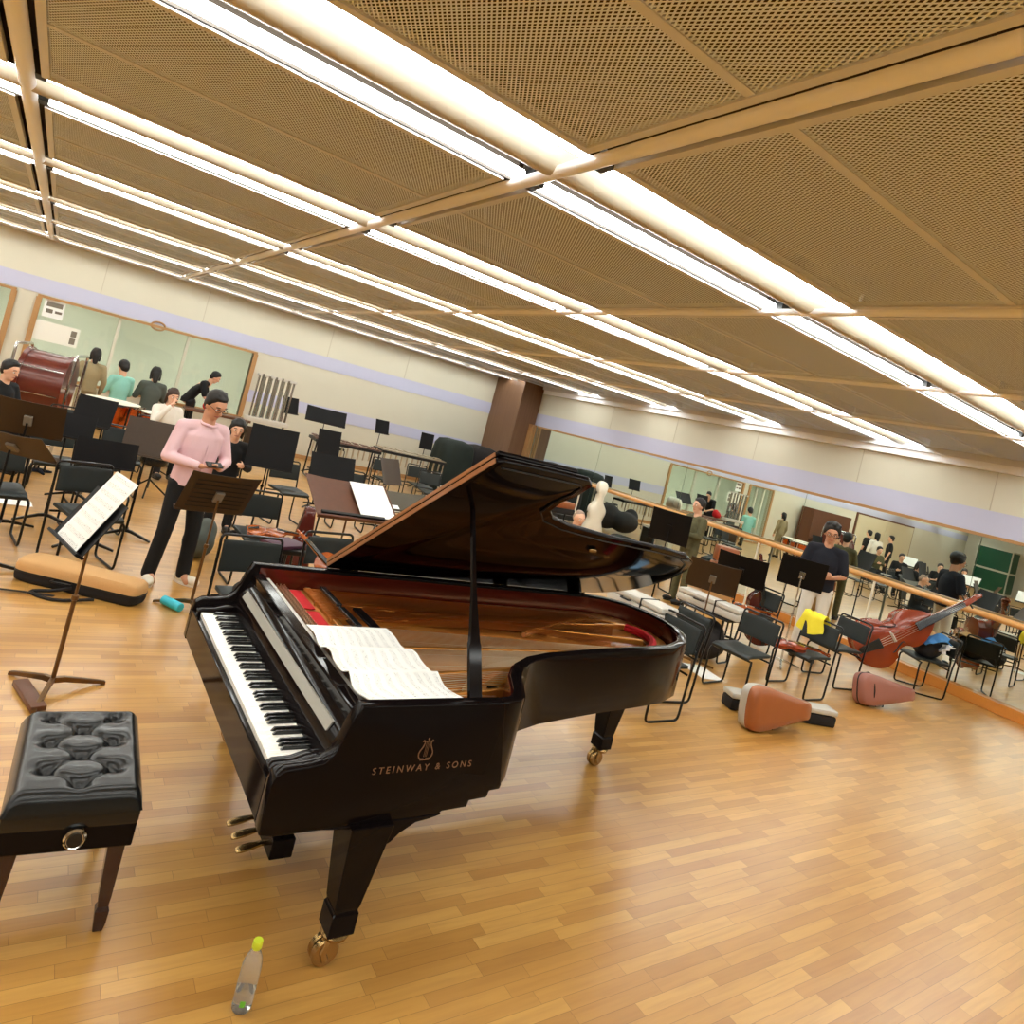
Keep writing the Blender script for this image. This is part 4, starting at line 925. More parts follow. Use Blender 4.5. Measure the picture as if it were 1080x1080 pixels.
# tan violin case with its strap
a, b = onz(30, 606, .0), onz(148, 640, .0); a = V3((.18, 6.42, 0)); b = V3((1.02, 5.86, 0))
tc = taper_case('violin_case', 'tan and black violin case lying on the floor by the bronze stand', 'instrument case', basis(a, b-a, (0,0,1)), .98, .30, .22, .17, 'tan_case', 'black_nylon', .5)
MB().box((.78,-.02,.172), (.07,.025,.004)).build('badge', 'silver_case', tc, smooth=0)
MB().sheet(lambda u, v: (.45-.62*u, -.24-.10*math.sin(u*2.2)-.03*v-.10*u, .006+.02*math.sin(u*PI)*(1-u)), 14, 2, .004).build('strap', 'black_nylon', tc)
MB().tube(spline([(.5,-.14,.05),(.42,-.22,.03),(.3,-.3,.012),(.5,-.34,.01),(.72,-.2,.03)], 6), .014, 6).build('shoulder_strap', 'black_nylon', tc)
# chair near the piano with a bag, chair with a violin
chair(1.52, 4.82, -86, 'black stacking chair close behind the keyboard end of the piano')
p = V3((1.50, 4.74, .49))
lump('handbag', 'black soft bag with papers on the chair behind the piano', 'bag', p, [(0,0,.06,.17,.13,.08),(.06,.03,.1,.1,.1,.06)], 'black_nylon', seed=3, parts=[lambda t: MB().sheet(lambda u, v: (-.02+.2*u, -.05+.14*v, .165+.01*math.sin(4*u)), 5, 4, .004).build('papers', 'paper', t)])
chair(2.02, 6.72, -88, 'black stacking chair carrying a violin behind the brown perforated stand')
fiddle('reddish brown violin lying on the chair behind the man in pink', 'violin', 'violin', 'violin_wood', .36, basis(V3((1.86,6.62,.50)), (1,-.12,.03), (0,-.25,1)))
taper_case('violin_case', 'deep red violin case standing on end beside the violin chair', 'instrument case', basis(V3((2.52,6.95,.0)), (.05,.12,1), (-.2,-1,.1)), .76, .26, .12, .13, 'cello_wood', 'cello_wood')
lump('dark_bag', 'dark soft bag on the floor behind the legs of the man in pink', 'bag', V3((1.62,7.35,.17)), [(0,0,0,.16,.2,.17),(.05,.05,.1,.12,.15,.14)], 'grey_cloth', seed=6)
# conductor's desk
st, X = stand(2.50, 5.88, -86, 'wide reddish wooden conductor desk holding a white score', h=1.09, tilt=60, m='stand_wood', pole='bronze_pole', w_=.82, d=.54, shelf=.03, name='conductor_desk', group=None)
page(X, 'white open score on the right half of the conductor desk', .36, .46, 'paper', off=(.2,.01), curl=.006)
tag(MB().box((-.06,-.235,.03), (.62,.03,.02), X).build('baton_case', 'black_plastic', smooth=0, bevel=.004), 'long black baton case on the lower lip of the conductor desk', 'case')
chair(2.30, 5.25, -80, 'black stacking chair between the piano lid and the conductor desk')
pb_, pn_ = V3((2.34,5.06,.48)), V3((2.06,5.27,.72))
fiddle('orange brown violin propped up on the chair behind the piano lid', 'violin', 'violin', 'violin_wood', .40, basis(pb_, pn_-pb_, (-.3,-.75,.6)))
tag(MB().box((0,0,0), (.34,.26,.03)).build('folder', 'purple_book', bevel=.006), 'purple folder lying on the low stool behind the piano', 'folder').matrix_world = Matrix.Translation((2.02,5.95,.60)) @ Matrix.Rotation(.5,4,'Z')
st = thing('low_stool', 'low dark stool with a purple folder on it', 'stool', (2.02,5.95,0))
MB().box((0,0,.56), (.34,.30,.045)).build('seat', 'black_plastic', st, bevel=.008)
for i in (-1,1):
    for j in (-1,1): MB().tube([(i*.13,j*.11,.54),(i*.17,j*.14,0)], .011, 8).build('leg', 'black_steel', st)
# far left edge of the picture
stpx(12, 468, 1.0, 60, 'brown music stand cut by the left edge of the picture, lower one', m='stand_brown', tilt=55, w_=.55, d=.36, perf=False)
stpx(30, 441, 1.05, 80, 'wide dark brown music stand at the left edge, below the bass drum', m='stand_brown', tilt=25, w_=.58, d=.36)
stpx(73, 448, 1.0, -95, 'black music stand over the empty chair below the bass drum', tilt=18, w_=.46, d=.25)
stpx(101, 434, 1.05, -110, 'black music stand left of the timpani with a bright rim', tilt=15, w_=.42, d=.34)
stpx(112, 478, .90, -85, 'low black music stand above the second chair row on the left', tilt=12, w_=.52, d=.25)
stpx(159, 462, 1.05, -100, 'dark brown music stand just left of the man in pink', tilt=16, m='stand_brown', w_=.48, d=.38)
ctop(2, 465, -80, 'black stacking chair at the very left edge of the picture')
ctop(60, 447, -80, 'black stacking chair on the left in front of the bass drum')
ctop(107, 470, -78, 'black stacking chair behind the nearest left chair')
ctop(75, 430, -85, 'grey backed stacking chair beside the foot of the bass drum')
ctop(130, 450, -85, 'grey backed stacking chair between the dark stands left of the man')
ctop(20, 430, -85, 'black stacking chair at the left edge beneath the booth door')
# peg stand, round stool, sheet on the floor
q = onz(40, 498)
t = thing('peg_stand', 'small dark blue instrument peg stand on the floor under a left chair', 'instrument stand', up(q))
for k in range(4):
    c_, s_ = math.cos(k*PI/2+.4), math.sin(k*PI/2+.4); MB().tube([(0,0,.03),(c_*.16,s_*.16,.012)], [.03,.012], 8).build('foot', 'navy', t)
for s_ in (-.05,.06): MB().lathe([(.02,.02),(.014,.05),(.012,.2),(.006,.24)], 12, Matrix.Translation((s_,0,0))).build('peg', 'black_plastic', t)
q = onz(153, 522)
t = thing('drum_stool', 'round black stool on a tripod left of the man in pink', 'stool', up(q))
MB().lathe([(.0,.42),(.15,.42),(.17,.45),(.17,.53),(.15,.56),(0,.565)], 24).build('seat', 'leather_black', t); MB().tube([(0,0,.1),(0,0,.44)], .015, 8).build('post', 'black_steel', t)
for k in range(3): MB().tube([(0,0,.22),(.27*math.cos(k*2.1+.3),.27*math.sin(k*2.1+.3),.012)], .011, 8).build('leg', 'black_steel', t)
t = thing('clarinet_case', 'open dark case with pale fittings on the round stool', 'instrument case', up(q, .57))
MB().box((0,0,.04), (.42,.24,.07)).build('tray', 'black_nylon', t, bevel=.01); MB().tube([(-.2,-.06,.09),(.18,-.04,.1)], .018, 8).build('tube', 'silver_case', t); MB().tube([(-.18,.04,.09),(.2,.06,.1)], .014, 8).build('tube', 'silver_case', t)
tag(MB().sheet(lambda u, v: (.32*u, .24*v, .004+.003*math.sin(5*u)), 4, 4, .002).build('loose_page', 'paper'), 'loose white page on the floor at the left edge', 'paper').matrix_world = Matrix.Translation(onz(-4, 531)) @ Matrix.Rotation(.1,4,'Z')
# ================================================================== percussion along the back
def bass_drum(x, y, a, label):
    t = thing('bass_drum', label, 'drum', (x, y, 0), a); X = Matrix.Translation((0,0,.98)) @ Matrix.Rotation(PI/2,4,'Y'); R_, W_ = .46, .56
    MB().lathe([(R_*.97,-W_/2),(R_,-W_/2+.01),(R_,W_/2-.01),(R_*.97,W_/2)], 40, X).build('shell', 'drum_red', t)
    for s in (-1, 1):
        MB().lathe([(R_+.0,s*W_/2-.03),(R_+.03,s*W_/2-.03),(R_+.03,s*W_/2+.03),(R_,s*W_/2+.03)], 40, X).build('hoop', 'drum_red', t)
        MB().lathe([(.01,s*(W_/2+.012)),(R_*.99,s*(W_/2+.012)),(R_*.99,s*(W_/2+.004)),(.01,s*(W_/2+.004))], 40, X).build('drumhead', 'drum_skin', t)
        pts = [(s*(W_/2+.1), -.42, .02), (s*(W_/2+.1), -.42, 1.5), (s*(W_/2+.1), .42, 1.5), (s*(W_/2+.1), .42, .02)]
        MB().tube(round_path(pts, .08), .022, 8).build('stand_hoop', 'chrome', t)
    for y_ in (-.42, .42):
        for z in (.12, 1.0): MB().tube([(-W_/2-.1,y_*1.0,z),(W_/2+.1,y_*1.0,z)], .016, 8).build('cross_rail', 'chrome', t)
    for k in range(8):
        c_, s_ = math.cos(k*PI/4+.3)*(R_+.03), math.sin(k*PI/4+.3)*(R_+.03); MB().tube([(-W_/2,c_,.98+s_),(W_/2,c_,.98+s_)], .009, 6).build('tension_rod', 'chrome', t)
    return t
bass_drum(0.02, 12.5, -12, 'dark red bass drum in a chrome frame below the booth window')
def timpano(x, y, r, label):
    t = thing('timpani', label, 'drum', (x, y, 0), 0, 'copper timpani in a row')
    MB().lathe([(.05,.32),(r*.45,.36),(r*.8,.48),(r*.96,.64),(r,.80),(r*.97,.80)], 32).build('bowl', 'copper', t)
    MB().lathe([(r*.98,.795),(r+.035,.795),(r+.035,.835),(r*.98,.835)], 32).build('rim', 'chrome', t); MB().lathe([(.01,.828),(r*.99,.828),(r*.99,.84),(.01,.845)], 32).build('drumhead', 'drum_skin', t)
    for k in range(6): c_, s_ = math.cos(k*PI/3), math.sin(k*PI/3); MB().tube([(c_*(r+.03),s_*(r+.03),.82),(c_*(r+.02),s_*(r+.02),.5),(c_*r*.75,s_*r*.75,.02)], .016, 6).build('strut', 'black_steel', t)
    MB().lathe([(r*.7,.02),(r*.8,.02),(r*.8,.05),(r*.7,.05)], 24).build('base_ring', 'black_steel', t)
    MB().tube([(r+.05,-.1,.84),(r+.03,-.1,.3)], .014, 6).build('tuning_rod', 'chrome', t)
    return t
timpano(1.02, 13.35, .43, 'large copper timpani with pale drumhead beside the bass drum')
timpano(1.76, 12.65, .37, 'smaller copper timpani with pale drumhead behind the woman in white')
# tubular bells
q = V3((3.75, 14.0, 0)); t = thing('tubular_bells', 'tall rack of grey tubular bells standing against the back wall', 'percussion', q, 5)
for s in (-1, 1): MB().tube([(s*.36,0,.04),(s*.36,0,1.86)], .02, 8).build('post', 'chrome', t); MB().tube([(s*.36,-.3,.03),(s*.36,.3,.03)], .02, 8).build('foot', 'black_steel', t)
MB().box((0,0,1.87), (.80,.10,.05)).build('top_bar', 'silver_case', t, smooth=0, bevel=.01); MB().box((0,0,.98), (.86,.2,.09)).build('damper_box', 'silver_case', t, smooth=0, bevel=.01); MB().box((0,.02,.55), (.66,.1,.55)).build('damper_panel', 'stand_brown', t, smooth=0)
for i in range(10): MB().tube([(-.30+i*.066,(.03 if i%2 else -.04),1.9-.01*(i%3)),(-.30+i*.066,(.03 if i%2 else -.04),1.03-.0*i)], .024, 10).build('bell_tube', 'chrome', t)
def keyed(x, y, a, label, L, name, bars='brown_wood', group=None):
    t = thing(name, label, 'percussion', (x, y, 0), a)
    f = MB(); f.rings([[(-L/2,-.36,.80),(-L/2,.36,.80),(-L/2,.36,.86),(-L/2,-.36,.86)],[(L/2,-.22,.80),(L/2,.22,.80),(L/2,.22,.86),(L/2,-.22,.86)]]).build('frame', 'black_plastic', t, smooth=0, bevel=.008)
    n = 24
    b0 = MB().box((0,0,0), (L/n*.8,.34,.018)).mesh('bar', bars, smooth=0, bevel=.003); tb = MB().lathe([(.018,0),(.02,.3),(.018,.3)], 10).mesh('resonator', 'string_steel')
    for i in range(n):
        xx = -L/2+(i+.5)*L/n
        for s in (-1, 1):
            if s == 1 and i % 7 in (2, 6): continue
            o = bpy.data.objects.new('bar', b0); COL.objects.link(o); o.parent = t; o.location = (xx+(L/n*.5 if s > 0 else 0), s*.17*(1-.3*i/n), .875+(.02 if s > 0 else 0)); o.scale = (1, 1-.35*i/n, 1)
        if i % 2 == 0: o = bpy.data.objects.new('resonator', tb); COL.objects.link(o); o.parent = t; o.location = (xx, -.1, .48+.006*i)
    for s in (-1, 1):
        MB().tube(round_path([(s*L*.46,-.26,.80),(s*L*.46,-.28,.03),(s*L*.46,.28,.03),(s*L*.46,.26,.80)], .06), .018, 8).build('leg_frame', 'chrome' if bars == 'string_steel' else 'black_steel', t)
    MB().tube([(-L*.46,0,.2),(L*.46,0,.2)], .014, 8).build('stretcher', 'black_steel', t)
    return t
keyed(5.55, 14.1, -6, 'dark keyed percussion frame below the wide music stand at the back', 1.5, 'xylophone')
keyed(7.45, 14.75, -4, 'dark keyed percussion frame right of the xylophone at the back', 1.7, 'vibraphone', 'string_steel')
stand(4.38, 14.9, -70, 'small black music stand beside the tubular bells', h=1.36, tilt=15, w_=.42, d=.36)
stand(5.25, 14.95, -100, 'wide black music stand above the xylophone at the back', h=1.30, tilt=28, w_=.9, d=.36)
stand(6.9, 15.6, -75, 'small black music stand above the vibraphone at the back', h=1.32, tilt=15, w_=.42, d=.34)
stand(8.15, 15.5, -95, 'small black music stand at the right end of the back row', h=1.22, tilt=8, w_=.36, d=.40)
# covered instruments in the corner
G_ = 'covered instruments in the corner'
cover('drum under a dark green cover at the back wall, leftmost of the covered ones', 9.0, 15.5, 1.0, 1.0, 1.42, 'dark_cover', 1, G_)
cover('black covered drum in the middle of the covered ones', 10.05, 15.85, .9, .9, 1.40, 'black_nylon', 2, G_)
cover('black covered drum standing against the brown column', 10.35, 14.75, .9, .9, 1.15, 'black_nylon', 3, G_)
lump('gig_bag', 'black soft bags heaped before the covered drums', 'bag', V3((8.95,13.6,.28)), [(0,0,.05,.5,.3,.3),(.5,.2,.12,.45,.3,.36),(-.3,.1,.2,.25,.2,.25)], 'black_nylon', seed=4, vox=.04)
t = thing('flight_case', 'low pale metal case on the floor before the black bags', 'case', (8.05, 13.2, 0), -8)
MB().frame_box((-.4,-.22,0), (.4,.22,.36)).build('body', 'silver_case', t, smooth=0, bevel=.012); MB().frame_box((-.41,-.23,.36), (.41,.23,.42)).build('lid', 'silver_case', t, smooth=0, bevel=.012)
for s in (-.25,.25): MB().box((s,-.235,.36), (.07,.02,.06)).build('latch', 'chrome', t, smooth=0, bevel=.003)
# middle of the orchestra
stpx(287, 472, 1.1, -95, 'large black music stand right of the woman in black', tilt=12, w_=.58, d=.52)
stpx(346, 468, 1.08, -80, 'black upright music stand behind the conductor desk', tilt=12, w_=.42, d=.46)
stpx(350, 494, .98, -88, 'wide black music stand directly behind the conductor desk', tilt=20, w_=.62, d=.36)
stpx(411, 497, .95, -60, 'dark brown music stand leaning right of the conductor desk', tilt=25, m='stand_brown', w_=.5, d=.42)
st, X = stpx(428, 530, .80, -80, 'low wide olive music stand between conductor desk and piano lid', tilt=60, m='olive_board', w_=.8, d=.40)
page(X, 'small white page on the low olive stand', .2, .12, 'paper', off=(-.3,-.16))
for px, py, a, lb in ((302,486,-80,'grey backed chair in front of the large black stand'),(371,497,-95,'grey backed chair right behind the conductor desk'),(441,491,-90,'grey backed chair under the small stand at the back right'),(395,463,-90,'dark chair under the vibraphone frame'),(352,455,-88,'grey backed chair beneath the xylophone'),(405,484,-85,'dark chair in front of the vibraphone'),(455,498,-100,'grey chair left of the pale metal case')):
    ctop(px, py, a, lb)
lump('rucksack', 'dark bag on the floor behind the chair near the piano', 'bag', up(onz(292,592,.1),.14), [(0,0,0,.24,.16,.14),(.1,.05,.05,.16,.13,.13)], 'black_nylon', seed=9)
# people at the back
def sit(label, px, py, z, a, **k):
    p = onz(px, py, z); P = k.pop('P', seated()); return person(label, (p.x, p.y, 0), a, P, **k)
def by(Y, px, py): v = ony(px, py, Y); return v
v = by(13.0, 92, 376); person('woman in a beige jacket seen from behind by the booth window', (.64,14.25,0), 100, standing(), 'beige_cloth', 'beige_cloth', 'hair', long_hair=True, female=True).scale = (.92,)*3
person('woman in mint green sitting beyond the timpani', (1.22,15.2,0), 120, seated(), 'teal_cloth', 'grey_cloth', 'hair', female=True).scale = (1.1,)*3
person('person in dark grey seen from behind beside the man in black', (1.80,15.5,0), 95, seated(), 'grey_cloth', 'grey_cloth', 'hair', long_hair=True, female=True).scale = (1.1,)*3
person('man in a black shirt bending over his instrument at the back', (2.62,15.9,0), -15, standing(pelvis=(-.1,0,.95), chest=(.10,0,1.27), neck=(.24,0,1.41), head=(.34,0,1.53), face=(1,0,-.6), shL=(.16,.18,1.36), shR=(.16,-.18,1.36), elL=(.26,.24,1.08), elR=(.26,-.24,1.08), wrL=(.46,.14,1.0), wrR=(.46,-.14,1.0)), 'black_cloth', 'black_cloth', 'hair', sleeves='short')
person('woman in a white top holding one hand to her mouth', (1.63,11.7,0), -75, seated(elR=(.16,-.22,.80), wrR=(.22,-.06,1.08), hdR=(-.2,.4,.6)), 'white_cloth', 'black_cloth', 'hair_brown', long_hair=True, female=True).location.z = .03
person('woman in black sitting behind the man in pink', (2.08,9.0,0), -95, seated(), 'black_cloth', 'black_cloth', 'hair', long_hair=True, female=True)
person('person in dark clothes at the very left edge', (-.42,10.6,0), -40, seated(), 'black_cloth', 'black_cloth', 'hair')
chair(1.61, 11.76, -75, 'black chair under the woman in white'); chair(2.08, 9.03, -95, 'black chair under the woman in black')
lump('red_bag', 'bright red bag beside the bending man in black', 'bag', V3((2.95,15.3,.96)), [(0,0,0,.17,.13,.13),(.05,0,.05,.13,.10,.12),(-.08,0,-.02,.12,.12,.1)], 'red_cloth', seed=11, vox=.02)
t = thing('side_table', 'narrow dark table under the red bag at the back', 'table', (3.1,15.4,0)); MB().box((0,0,.80), (1.3,.5,.05)).build('top', 'brown_wood', t, bevel=.006)
for i in (-1,1):
    for j in (-1,1): MB().tube([(i*.58,j*.2,.78),(i*.58,j*.2,0)], .016, 8).build('leg', 'black_steel', t)
# ================================================================== right side, before the mirror
chair(4.80, 3.98, 180, 'black stacking chair at the tail of the piano with a blue box')
chair(6.42, 4.24, 186, 'empty black stacking chair behind the orange instrument case')
chair(7.60, 4.26, 180, 'black stacking chair with violin and yellow cloth')
chair(8.72, 4.50, 172, 'black stacking chair in front of the double bass body')
chair(10.55, 4.22, 145, 'black stacking chair with towels beside the mirror ledge')
ctop(735, 643, 175, 'black stacking chair behind the one with the blue box')
cv_ = ctop(812, 622, 178, 'grey backed chair below the wide black music stand')
ctop(955, 672, 165, 'black chair behind the double bass neck') if False else None
t = thing('box', 'pale box with a light blue lid on the chair at the piano tail', 'box', (4.72, 3.86, .455), 8)
MB().frame_box((-.13,-.12,0), (.13,.12,.10)).build('tray', 'silver_case', t, smooth=0, bevel=.008); MB().frame_box((-.135,-.125,.10), (.135,.125,.145)).build('lid', 'lightblue', t, smooth=0, bevel=.008)
tag(MB().sheet(lambda u, v: (.3*u, .42*v, .004), 3, 3, .002).build('loose_page', 'paper'), 'loose white page on the floor near the piano tail chair', 'paper').matrix_world = Matrix.Translation(onz(741, 716)) @ Matrix.Rotation(-.2,4,'Z')
# silver cases laid across chairs
for px0, py0, px1, py1, z, lb in ((650,622,704,648,.78,'silver oblong instrument case beside the piano tail'),(720,623,784,649,.64,'silver oblong instrument case resting on the far chair')):
    a, b = onz(px0, py0, z), onz(px1, py1, z); d = (b-a); L = min(max(d.length, .7), 1.0)
    t = thing('oblong_case', lb, 'instrument case', mtx=basis(a, d, (0,0,1)), group='silver oblong cases')
    MB().frame_box((0,-.13,-.09), (L,.13,.0)).build('base', 'silver_case', t, bevel=.02); MB().frame_box((0,-.13,.004), (L,.13,.06)).build('lid', 'silver_case', t, bevel=.02)
    MB().frame_box((L*.62,-.135,-.095), (L*.64,.135,.065)).build('strap', 'black_nylon', t, smooth=0); MB().tube(round_path([(L*.3,-.13,0),(L*.3,-.17,0),(L*.45,-.17,0),(L*.45,-.13,0)], .02), .009, 6).build('handle', 'black_plastic', t)
    t2 = thing('folding_table', 'small folding table carrying the %s' % ('silver case beside the piano tail' if px0 < 700 else 'far silver case'), 'table', ((a.x+b.x)/2, (a.y+b.y)/2, 0), math.degrees(math.atan2(d.y, d.x)))
    MB().frame_box((-L*.40,-.15,z-.125), (L*.40,.15,z-.097)).build('top', 'black_plastic', t2, bevel=.004)
    for s in (-1, 1): MB().tube(round_path([(s*L*.3,-.13,z-.13),(s*L*.36,-.13,.015),(s*L*.36,.13,.015),(s*L*.3,.13,z-.13)], .04), .011, 8).build('leg_frame', 'black_steel', t2)
lump('gig_bag', 'black soft bag on the floor under the far silver case', 'bag', up(onz(745,672,.25),.19), [(0,0,0,.3,.2,.2),(.15,.1,.1,.2,.18,.16)], 'black_nylon', seed=12)
# violin and cloth on the third chair
fiddle('dark red violin lying on the chair with the yellow cloth', 'violin', 'violin', 'bass_wood', .40, basis(V3((7.22,4.45,.49)), (.75,-.62,.02), (-.1,-.2,1)))
drape('yellow_cloth', 'bright yellow cloth draped over a chair back on the right', 'cloth', Matrix.Translation(V3((7.896,4.38,.845))) @ Matrix.Rotation(PI,4,'Z'), .30, .22, .16, 'yellow_cloth', 4)
# cases on the floor
a, b = V3((5.72,3.86,0)), V3((6.95,3.44,0))
X = basis(V3((5.68,3.66,.0)), V3((1,-.10,0)), (0,0,1)) @ Matrix.Rotation(PI/2*.93,4,'X'); X.translation += Vector((0,0,.19))
taper_case('violin_case', 'orange brown instrument case with silver rim standing on its side', 'instrument case', X, .84, .40, .17, .17, 'orange_case', 'silver_case', .52)
a, b = V3((6.2,4.1,0)), V3((7.25,3.66,0))
t = thing('oblong_case', 'long grey instrument case behind the orange brown one', 'instrument case', mtx=basis(V3((5.98,3.98,.0)), V3((1.0,-.40,0)), (0,0,1)))
MB().frame_box((0,-.09,.0), (1.2,.09,.11)).build('base', 'black_nylon', t, bevel=.02); MB().frame_box((-.005,-.095,.114), (1.205,.095,.17)).build('lid', 'silver_case', t, bevel=.02); MB().tube(round_path([(.25,-.1,.11),(.25,-.14,.11),(.4,-.14,.11),(.4,-.1,.11)], .02), .009, 6).build('handle', 'silver_case', t)
X = basis(V3((8.35,4.02,.0)), V3((1,-.20,0)), (0,0,1)) @ Matrix.Rotation(PI/2*.86,4,'X'); X.translation += Vector((0,0,.165))
rc = taper_case('violin_case', 'pinkish brown violin case lying in front of the double bass', 'instrument case', X, .92, .36, .15, .17, 'rose_case', 'rose_case', .5)
MB().tube([(.17,.185*math.cos(q_),.085+.095*math.sin(q_)) for q_ in [2*PI*i/20 for i in range(20)]], .009, 6, True).build('strap', 'black_nylon', rc)
# double bass lying on its side, neck towards the mirror
b0, n0 = ony(884, 704, 4.62), ony(984, 657, 4.25)
ax = (n0-b0).normalized()
fiddle('large reddish double bass leaning on its side by the mirror', 'double bass', 'double_bass', 'bass_wood', 1.14, basis(V3((9.74,4.80,.30)), V3((.66,-.44,.62)), V3((-.42,-.80,.35))), slope=.05)
st, X = stpx(845, 578, 1.12, 150, 'black music stand in front of the man in the navy shirt', tilt=18, w_=.62, d=.46) if False else stand(8.42, 4.98, 35, 'black music stand in front of the man in the navy shirt', h=1.22, tilt=18, w_=.56, d=.40, pole='chrome')
nv = person('man in a navy T-shirt and white trousers standing at a music stand', (9.35,5.25,0), -150, standing(face=(1,.1,-.35), head=(.05,0,1.62), elL=(.03,.25,1.13), elR=(.03,-.25,1.13), wrL=(.24,.06,1.08), wrR=(.22,-.04,1.13), hdL=(.4,-.8,.05), hdR=(.3,.9,0)), 'navy', 'white_cloth', 'hair', sleeves='short', skin='skin_tan', vox=.014, glasses=True, bushy=True)
nv.scale = (1.1,)*3
om = person('person in an olive patterned shirt at a black stand by the mirror', (9.05,7.35,0), 170, standing(elL=(.06,.24,1.15), wrL=(.24,.1,1.15), elR=(.06,-.24,1.15), wrR=(.24,-.1,1.15)), 'olive_cloth', 'olive_cloth', 'hair', vox=.018)
stand(8.35, 7.25, 32, 'tall black music stand before the person in olive', h=1.22, tilt=14, w_=.62, d=.5)
st, X = stand(6.58, 4.92, 40, 'brown music stand beside the silver case at the piano tail', h=1.03, tilt=30, m='stand_brown', w_=.56, d=.40, pole='bronze_pole')
stand(8.25, 5.75, 30, 'wide black music stand left of the dark red cello', h=1.0, tilt=20, w_=.66, d=.42)
fiddle('bright orange violin on a chair behind the wide black stand', 'violin', 'violin', 'violin_wood', .38, basis(cv_.location+V3((-.22,.14,.50)), (.8,-.5,.02), (0,-.3,1)))
fiddle('dark red cello lying on its side left of the navy man', 'cello', 'cello', 'cello_wood', .76, basis(V3((8.86,5.62,.04)), V3((-.22,.12,.95)), V3((-.55,-.83,.0))))
# towels and bag on the chair by the mirror
lump('tote_bag', 'black bag on the chair beside the mirror ledge', 'bag', V3((10.62,4.25,.60)), [(0,0,0,.24,.18,.14),(.1,.05,.06,.15,.13,.13),(-.12,-.02,-.03,.13,.14,.1)], 'black_nylon', seed=13)
cloth('towel', 'blue folded towel on top of the black bag by the mirror', 'towel', Matrix.Translation((10.50,4.14,.80)) @ Matrix.Rotation(.5,4,'Z') @ Matrix.Rotation(-.35,4,'X'), .36, .30, 'blue_towel', .02, 2)
cloth('towel', 'tan striped towel behind the blue one on the bag', 'towel', Matrix.Translation((10.66,4.34,.80)) @ Matrix.Rotation(.4,4,'Z') @ Matrix.Rotation(-.3,4,'X'), .36, .28, 'tan_case', .02, 5)
cloth('paper_bag', 'white crumpled paper tucked under the blue towel', 'paper', Matrix.Translation((10.56,4.02,.70)) @ Matrix.Rotation(.8,4,'Z') @ Matrix.Rotation(-.7,4,'X'), .22, .16, 'paper', .01, 8)
# white cello case and the things around it
q = V3((10.2, 10.95, 0))
X = Matrix.Translation(q) @ Matrix.Rotation(math.radians(-120),4,'Z')
t = thing('cello_case', 'white hard cello case standing upright by the barre', 'instrument case', mtx=X)
prof = [(0,.02),(.14,.03),(.215,.10),(.225,.30),(.20,.46),(.155,.58),(.15,.66),(.18,.78),(.175,.88),(.12,.97),(.075,1.05),(.07,1.22),(.10,1.30),(.10,1.40),(.06,1.46),(0,1.475)]
upc = spline([(a_,0,b_) for a_, b_ in prof], 3); lp_ = upc[1:-1]
def slab(f, x): return [V3((x, p.x*f, p.z*(f*.5+.5)+.35*(1-f))) for p in lp_]+[V3((x, -p.x*f, p.z*(f*.5+.5)+.35*(1-f))) for p in reversed(lp_)]
MB().rings([slab(.85,-.16), slab(.97,-.14), slab(1,-.10), slab(1,.0)]).build('back_shell', 'white_case', t, smooth=50); MB().rings([slab(1,.004), slab(1,.09), slab(.96,.15), slab(.8,.19), slab(.4,.20)]).build('lid', 'white_case', t, smooth=50)
for z in (.35,.75,1.2): MB().box((.0,-.2 if z < 1 else -.1,z), (.06,.03,.05)).build('latch', 'black_plastic', t, smooth=0, bevel=.004)
for dx, lb in ((.0,'grey metal crate of cables beside the white cello case'),):
    t = thing('crate', lb, 'crate', (9.75, 11.6, 0), 10); MB().frame_box((-.3,-.25,0), (.3,.25,.55)).build('body', 'black_plastic', t, smooth=0, bevel=.01); MB().frame_box((-.25,-.26,.15), (.25,-.25,.45)).build('front_panel', 'chrome', t, smooth=0)
t = thing('violin_case', 'open orange lined violin case on the crate behind the piano lid', 'instrument case', (9.3, 11.2, 0), 5); MB().frame_box((-.4,-.15,.72), (.4,.15,.86)).build('tray', 'orange_case', t, bevel=.02); MB().frame_box((-.42,-.16,.60), (.42,.16,.72)).build('base', 'black_nylon', t, bevel=.02)
for s in (-.3,.3): MB().tube([(s,0,.62),(s,0,0)], .02, 8).build('leg', 'black_steel', t)
person('grey haired person seen over the edge of the piano lid', (6.25,7.05,0), -100, seated(), 'black_cloth', 'black_cloth', 'hair_grey', thin_hair=True).scale = (.93,)*3
chair(6.25, 7.05, -100, 'black chair under the grey haired person')
Xg = basis(up(onz(640,566,.5)), V3((1,-.25,0)), (0,0,1)) @ Matrix.Rotation(PI/2*.97,4,'X'); Xg.translation += Vector((0,0,.30))
taper_case('gig_bag', 'dark green and black soft case beyond the piano lid', 'bag', Xg, 1.35, .60, .34, .30, 'dark_cover', 'black_nylon')
t = thing('violin_case', 'orange violin case edge lit beside the tall black stand', 'instrument case', mtx=basis(onz(672,580,.62), (1,-.2,0), (0,0,1))); MB().frame_box((0,-.14,-.09), (.7,.14,.05)).build('base', 'orange_case', t, bevel=.02); MB().frame_box((0,.05,.055), (.7,.15,.11)).build('lid', 'paper', t, bevel=.02)
t2 = thing('folding_table', 'small table under the orange violin case beyond the lid', 'table', up(onz(672,580,.62)+V3((.34,-.07,0))), -11); MB().frame_box((-.45,-.2,.49), (.45,.2,.525)).build('top', 'black_plastic', t2, bevel=.004)
for s in (-1, 1): MB().tube(round_path([(s*.35,-.17,.5),(s*.4,-.17,.012),(s*.4,.17,.012),(s*.35,.17,.5)], .04), .012, 8).build('leg_frame', 'black_steel', t2)
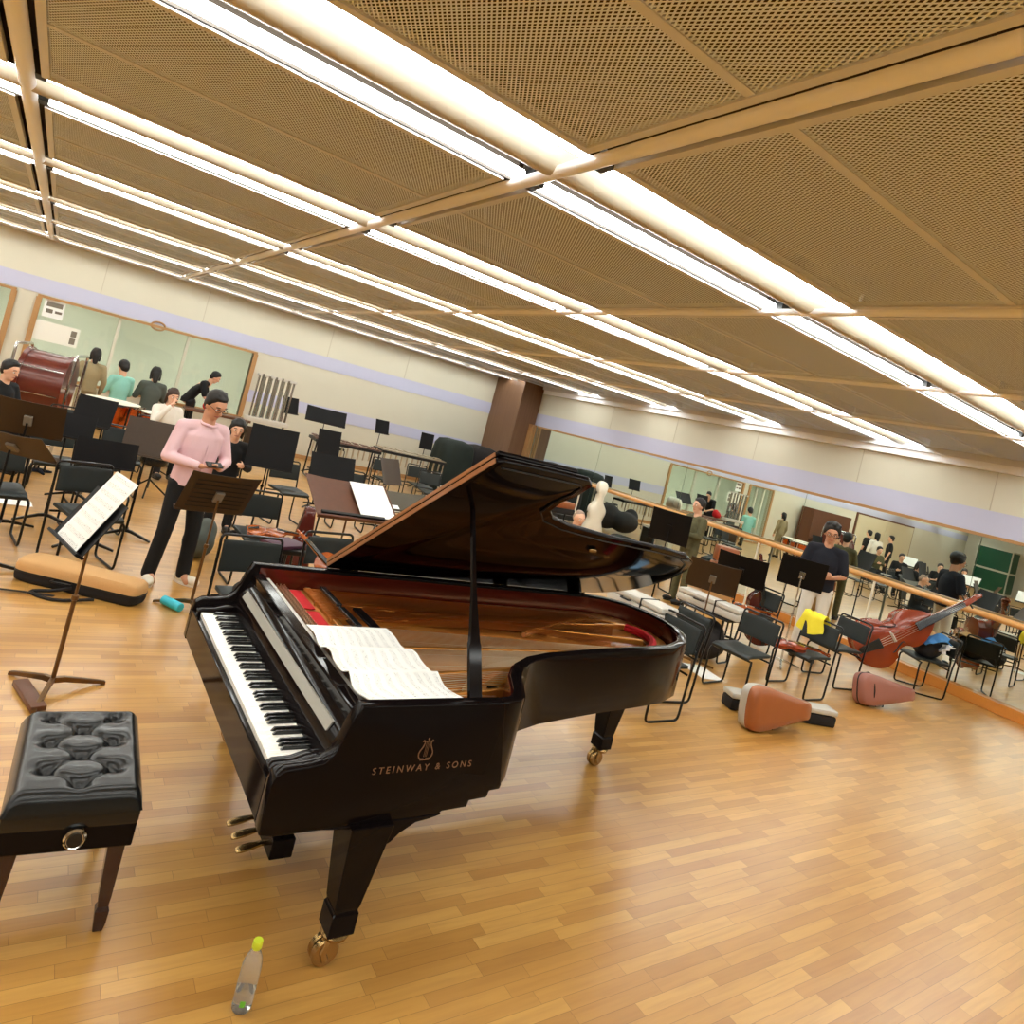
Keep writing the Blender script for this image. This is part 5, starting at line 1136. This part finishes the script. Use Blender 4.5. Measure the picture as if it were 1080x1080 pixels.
# tan double case standing by the barre
X = Matrix.Translation((9.75,7.15,0)) @ Matrix.Rotation(math.radians(-125),4,'Z')
t = thing('backpack_case', 'tan leather backpack case standing by the barre posts', 'bag', mtx=X)
MB().frame_box((-.14,-.2,.52), (.14,.2,.80)).build('lower_pouch', 'orange_case', t, bevel=.03); MB().frame_box((-.12,-.18,.82), (.12,.18,1.08)).build('upper_pouch', 'orange_case', t, bevel=.03); MB().frame_box((-.15,-.21,.0), (.15,.21,.51)).build('base', 'tan_case', t, bevel=.03)
# people and things seen in the mirror
for lb, x, y, a, P, sh, kw in (
  ('man in black with his back turned near the doors, seen in the mirror', -3.3, 13.2, 95, standing(), 'black_cloth', {}),
  ('second man in black by the doors, seen in the mirror', -4.6, 13.0, 60, standing(), 'black_cloth', {}),
  ('woman in a white blouse near the doors, seen in the mirror', -2.3, 12.4, 120, standing(), 'white_cloth', dict(female=True, long_hair=True)),
  ('seated person in an olive shirt, seen in the mirror behind the navy man', -.95, 11.6, -60, seated(), 'olive_cloth', {}),
  ('seated man with bare face, seen in the mirror beside the navy man', -1.5, 9.9, -40, seated(), 'black_cloth', {}),
  ('seated woman, seen in the mirror below the green cupboard', -3.6, 10.0, -30, seated(), 'black_cloth', dict(female=True, long_hair=True))):
    o = person(lb, (x, y, 0), a, P, sh, 'black_cloth', 'hair', sleeves='short' if sh == 'black_cloth' else 'long', vox=.024, **kw)
    if P['pelvis'][2] < .7: q = math.radians(a); chair(x+.02*math.cos(q), y+.02*math.sin(q), a, 'black chair under the %s' % lb.split(',')[0])
for k, (x, y, a, lb) in enumerate(((-1.3,8.9,160,'black music stand with a white score, seen in the mirror beside the navy man'),(-.95,7.3,150,'black music stand with a white score, seen in the mirror above the barre end'),(-2.3,11.2,150,'black music stand with a white score, seen in the mirror near the doors'))):
    st, X = stand(x, y, a+200, lb, h=1.08, tilt=32, w_=.52, d=.36); page(X, 'white open score on the %s' % ('stand mirrored beside the navy man','stand mirrored above the barre end','stand mirrored near the doors')[k], .5, .34, 'paper')
